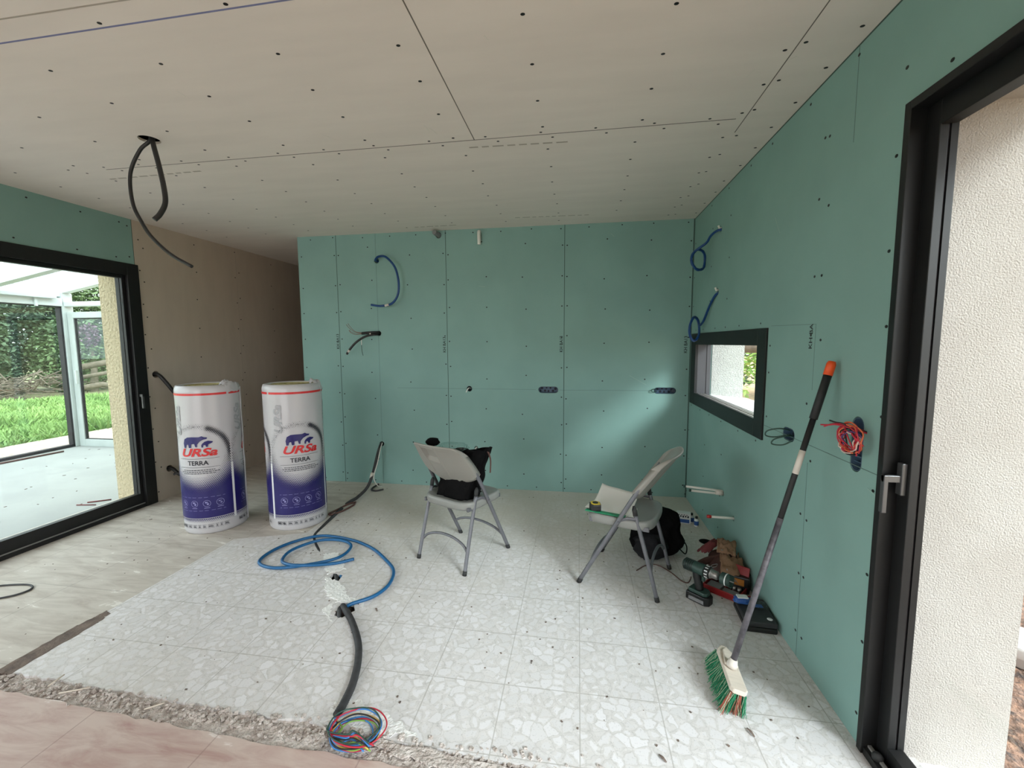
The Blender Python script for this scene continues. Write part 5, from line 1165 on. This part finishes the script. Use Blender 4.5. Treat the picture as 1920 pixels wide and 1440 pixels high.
pipe('conduit', [(-2.11, 3.04, -.012), (-2.04, 2.92, -.014), (-1.94, 2.80, -.014), (-1.88, 2.73, -.02)], .010, 'bluepipe_dark', 'blue conduit beside the dusty one in the floor groove', 'conduit')
GH2 = 'conduits crossing the small floor opening'
pipe('conduit', [(-1.60, 2.53, -.018), (-1.565, 2.49, -.012), (-1.53, 2.44, -.018)], .013, 'greypipe', 'grey conduit crossing the small floor opening, left one', 'conduit', GH2)
pipe('conduit', [(-1.575, 2.55, -.018), (-1.54, 2.505, -.010), (-1.495, 2.45, -.018)], .010, 'bluepipe', 'blue conduit crossing the small floor opening, right one', 'conduit', GH2)
# the large blue pipe ring on the floor
pts = [(-1.33, 2.185, -.012), (-1.30, 2.20, .008), (-1.20, 2.29, .012), (-1.165, 2.42, .012), (-1.205, 2.58, .012), (-1.32, 2.71, .012), (-1.50, 2.86, .012), (-1.72, 2.96, .014), (-1.98, 2.99, .016), (-2.14, 2.87, .014), (-2.21, 2.70, .012), (-2.18, 2.55, .012), (-2.02, 2.50, .012), (-1.82, 2.56, .018), (-1.66, 2.68, .020), (-1.66, 2.85, .020), (-1.78, 2.925, .022), (-1.95, 2.90, .022), (-2.06, 2.74, .020), (-2.04, 2.60, .014), (-1.93, 2.53, .026), (-1.78, 2.545, .026), (-1.64, 2.62, .012), (-1.55, 2.69, .012)]
pipe('water_pipe', pts, .0105, 'bluepipe', 'bright blue pipe lying in a double loop on the terrazzo floor', 'pipe', None, sm=10)
# black conduit towards the viewer with its coil of coloured wires
pipe('conduit', [(-1.345, 2.20, -.02), (-1.325, 2.165, .012), (-1.215, 2.055, .016), (-1.098, 1.91, .016), (-1.028, 1.785, .016), (-.980, 1.65, .015), (-.964, 1.55, .014), (-.961, 1.488, .012)], .0155, 'greypipe', 'thick dusty black conduit running across the floor towards the viewer', 'conduit', None, ridged=True)
pipe('conduit', [(-1.36, 2.20, -.02), (-1.345, 2.16, .004), (-1.32, 2.11, .002), (-1.30, 2.08, -.02)], .012, 'greypipe', 'short end of conduit tucked beside the thick black one', 'conduit')
wc = empty('wire_coil', (-.84, 1.420, 0), 0, 'coil of blue, red, green and yellow wires at the end of the black conduit', 'wires')
rnd = random.Random(8)
cols = ['w_blue', 'w_red', 'w_blue', 'w_green', 'w_yellow', 'w_black', 'w_blue', 'w_red', 'w_dgreen']
for k, c in enumerate(cols):
    ra = .082+.004*rnd.random()*k+rnd.uniform(-.010, .012); pts = [(-.128, .085, .012), (-.120, .05, .012+.001*k)]
    zoff = .006+.0045*k
    cx, cy = rnd.uniform(-.012, .012), rnd.uniform(-.010, .010)
    for i in range(18):
        a = PI*.90+.0+i*2*PI/15; pts.append((cx+ra*math.cos(a), cy+ra*.80*math.sin(a), zoff+.003*math.sin(i*1.7+k)))
    pts += [(cx-.03+.004*k, cy-.055+rnd.uniform(-.008, .008), zoff+.012), (cx+.02, cy-.045+rnd.uniform(-.01, .01), zoff+.016), (cx+.075+.003*k, cy-.065+rnd.uniform(-.01, .01), zoff+.006)]
    m = MB(); m.tube(spline(pts, 6), .0028, 0, 7); m.build('wire', c, wc)

# litter on the floor
rnd = random.Random(77)
for i, (x, y, l, a, lb) in enumerate(((.32, 1.50, .035, -.9, 'grey flake of debris on the terrazzo near the bottom right'), (.68, 1.66, .04, -1.2, 'small curled shaving beside the broom bristles'), (-1.13, 2.18, .035, -.9, 'thin dark splinter on the floor right of the blue pipe'), (-2.04, 3.30, .03, .3, 'small brown chip beside the floor groove'))):
    m = MB(); m.grid(lambda u, v: ((u-.5)*l, (v-.5)*.010*(1-abs(u-.5)), .004+.004*math.sin(PI*u)), 8, 3); o = m.build('debris_chip', 'dirt', solid=.0015, loc=(x, y, 0)); o.rotation_euler = (0, 0, a); tag(o, lb, 'debris')
m = MB()
for i in range(260):
    x = rnd.uniform(-3.8, 1.0); y = rnd.uniform(1.5, 4.2); s = rnd.uniform(.002, .005); a = rnd.uniform(0, 3)
    m.box((-s, -s*.7, 0), (s, s*.7, s*.6), 0, Matrix.Translation((x, y, .0005)) @ Matrix.Rotation(a, 4, 'Z'))
tag(m.build('plaster_crumbs', 'dirt'), 'crumbs of plaster and grit scattered over the floor', 'crumbs', None, 'stuff')
m = MB()
for i in range(900):
    t = rnd.random(); x = -2.6+3.5*t; y = 1.445-.055*t+rnd.gauss(0, .022); s = rnd.uniform(.002, .009)
    m.box((-s, -s*.7, -s*.3), (s, s*.7, s*.8), 0, Matrix.Translation((x, y-.005, -.006 if abs(y-1.42+.03*t) < .03 else .001)) @ Matrix.Rotation(rnd.uniform(0, 3), 4, 'Z') @ Matrix.Rotation(rnd.uniform(-.4, .4), 4, 'X'))
tag(m.build('broken_mortar', 'rubble'), 'broken mortar crumbs along the rough strip between terrazzo and pink tiles', 'rubble', None, 'stuff')
for i, (x, y, a, l) in enumerate(((-2.33, 1.475, 1.5, .06), (-2.18, 1.44, .35, .12), (-1.75, 1.42, .5, .07))):
    m = MB(); m.tube([(-l/2, 0, .004), (l/2, 0, .012)], .0035, 0, 5); o = m.build('wood_splinter', 'wood', loc=(x, y, 0)); o.rotation_euler = (0, 0, a); tag(o, ('upright pale splinter', 'longest pale splinter', 'right hand pale splinter')[i]+' in the rough strip at bottom left', 'splinter', 'splinters in the rough strip')
m = MB(); m.prism([(-.02, -.02), (.015, -.022), (.024, .0), (.01, .022), (-.014, .018)], 0, .006); o = m.build('tile_shard', 'leather', bevel=.001, loc=(-.37, 1.335, 0)); tag(o, 'small brown shard on the pink tiles at the bottom edge', 'tile shard')
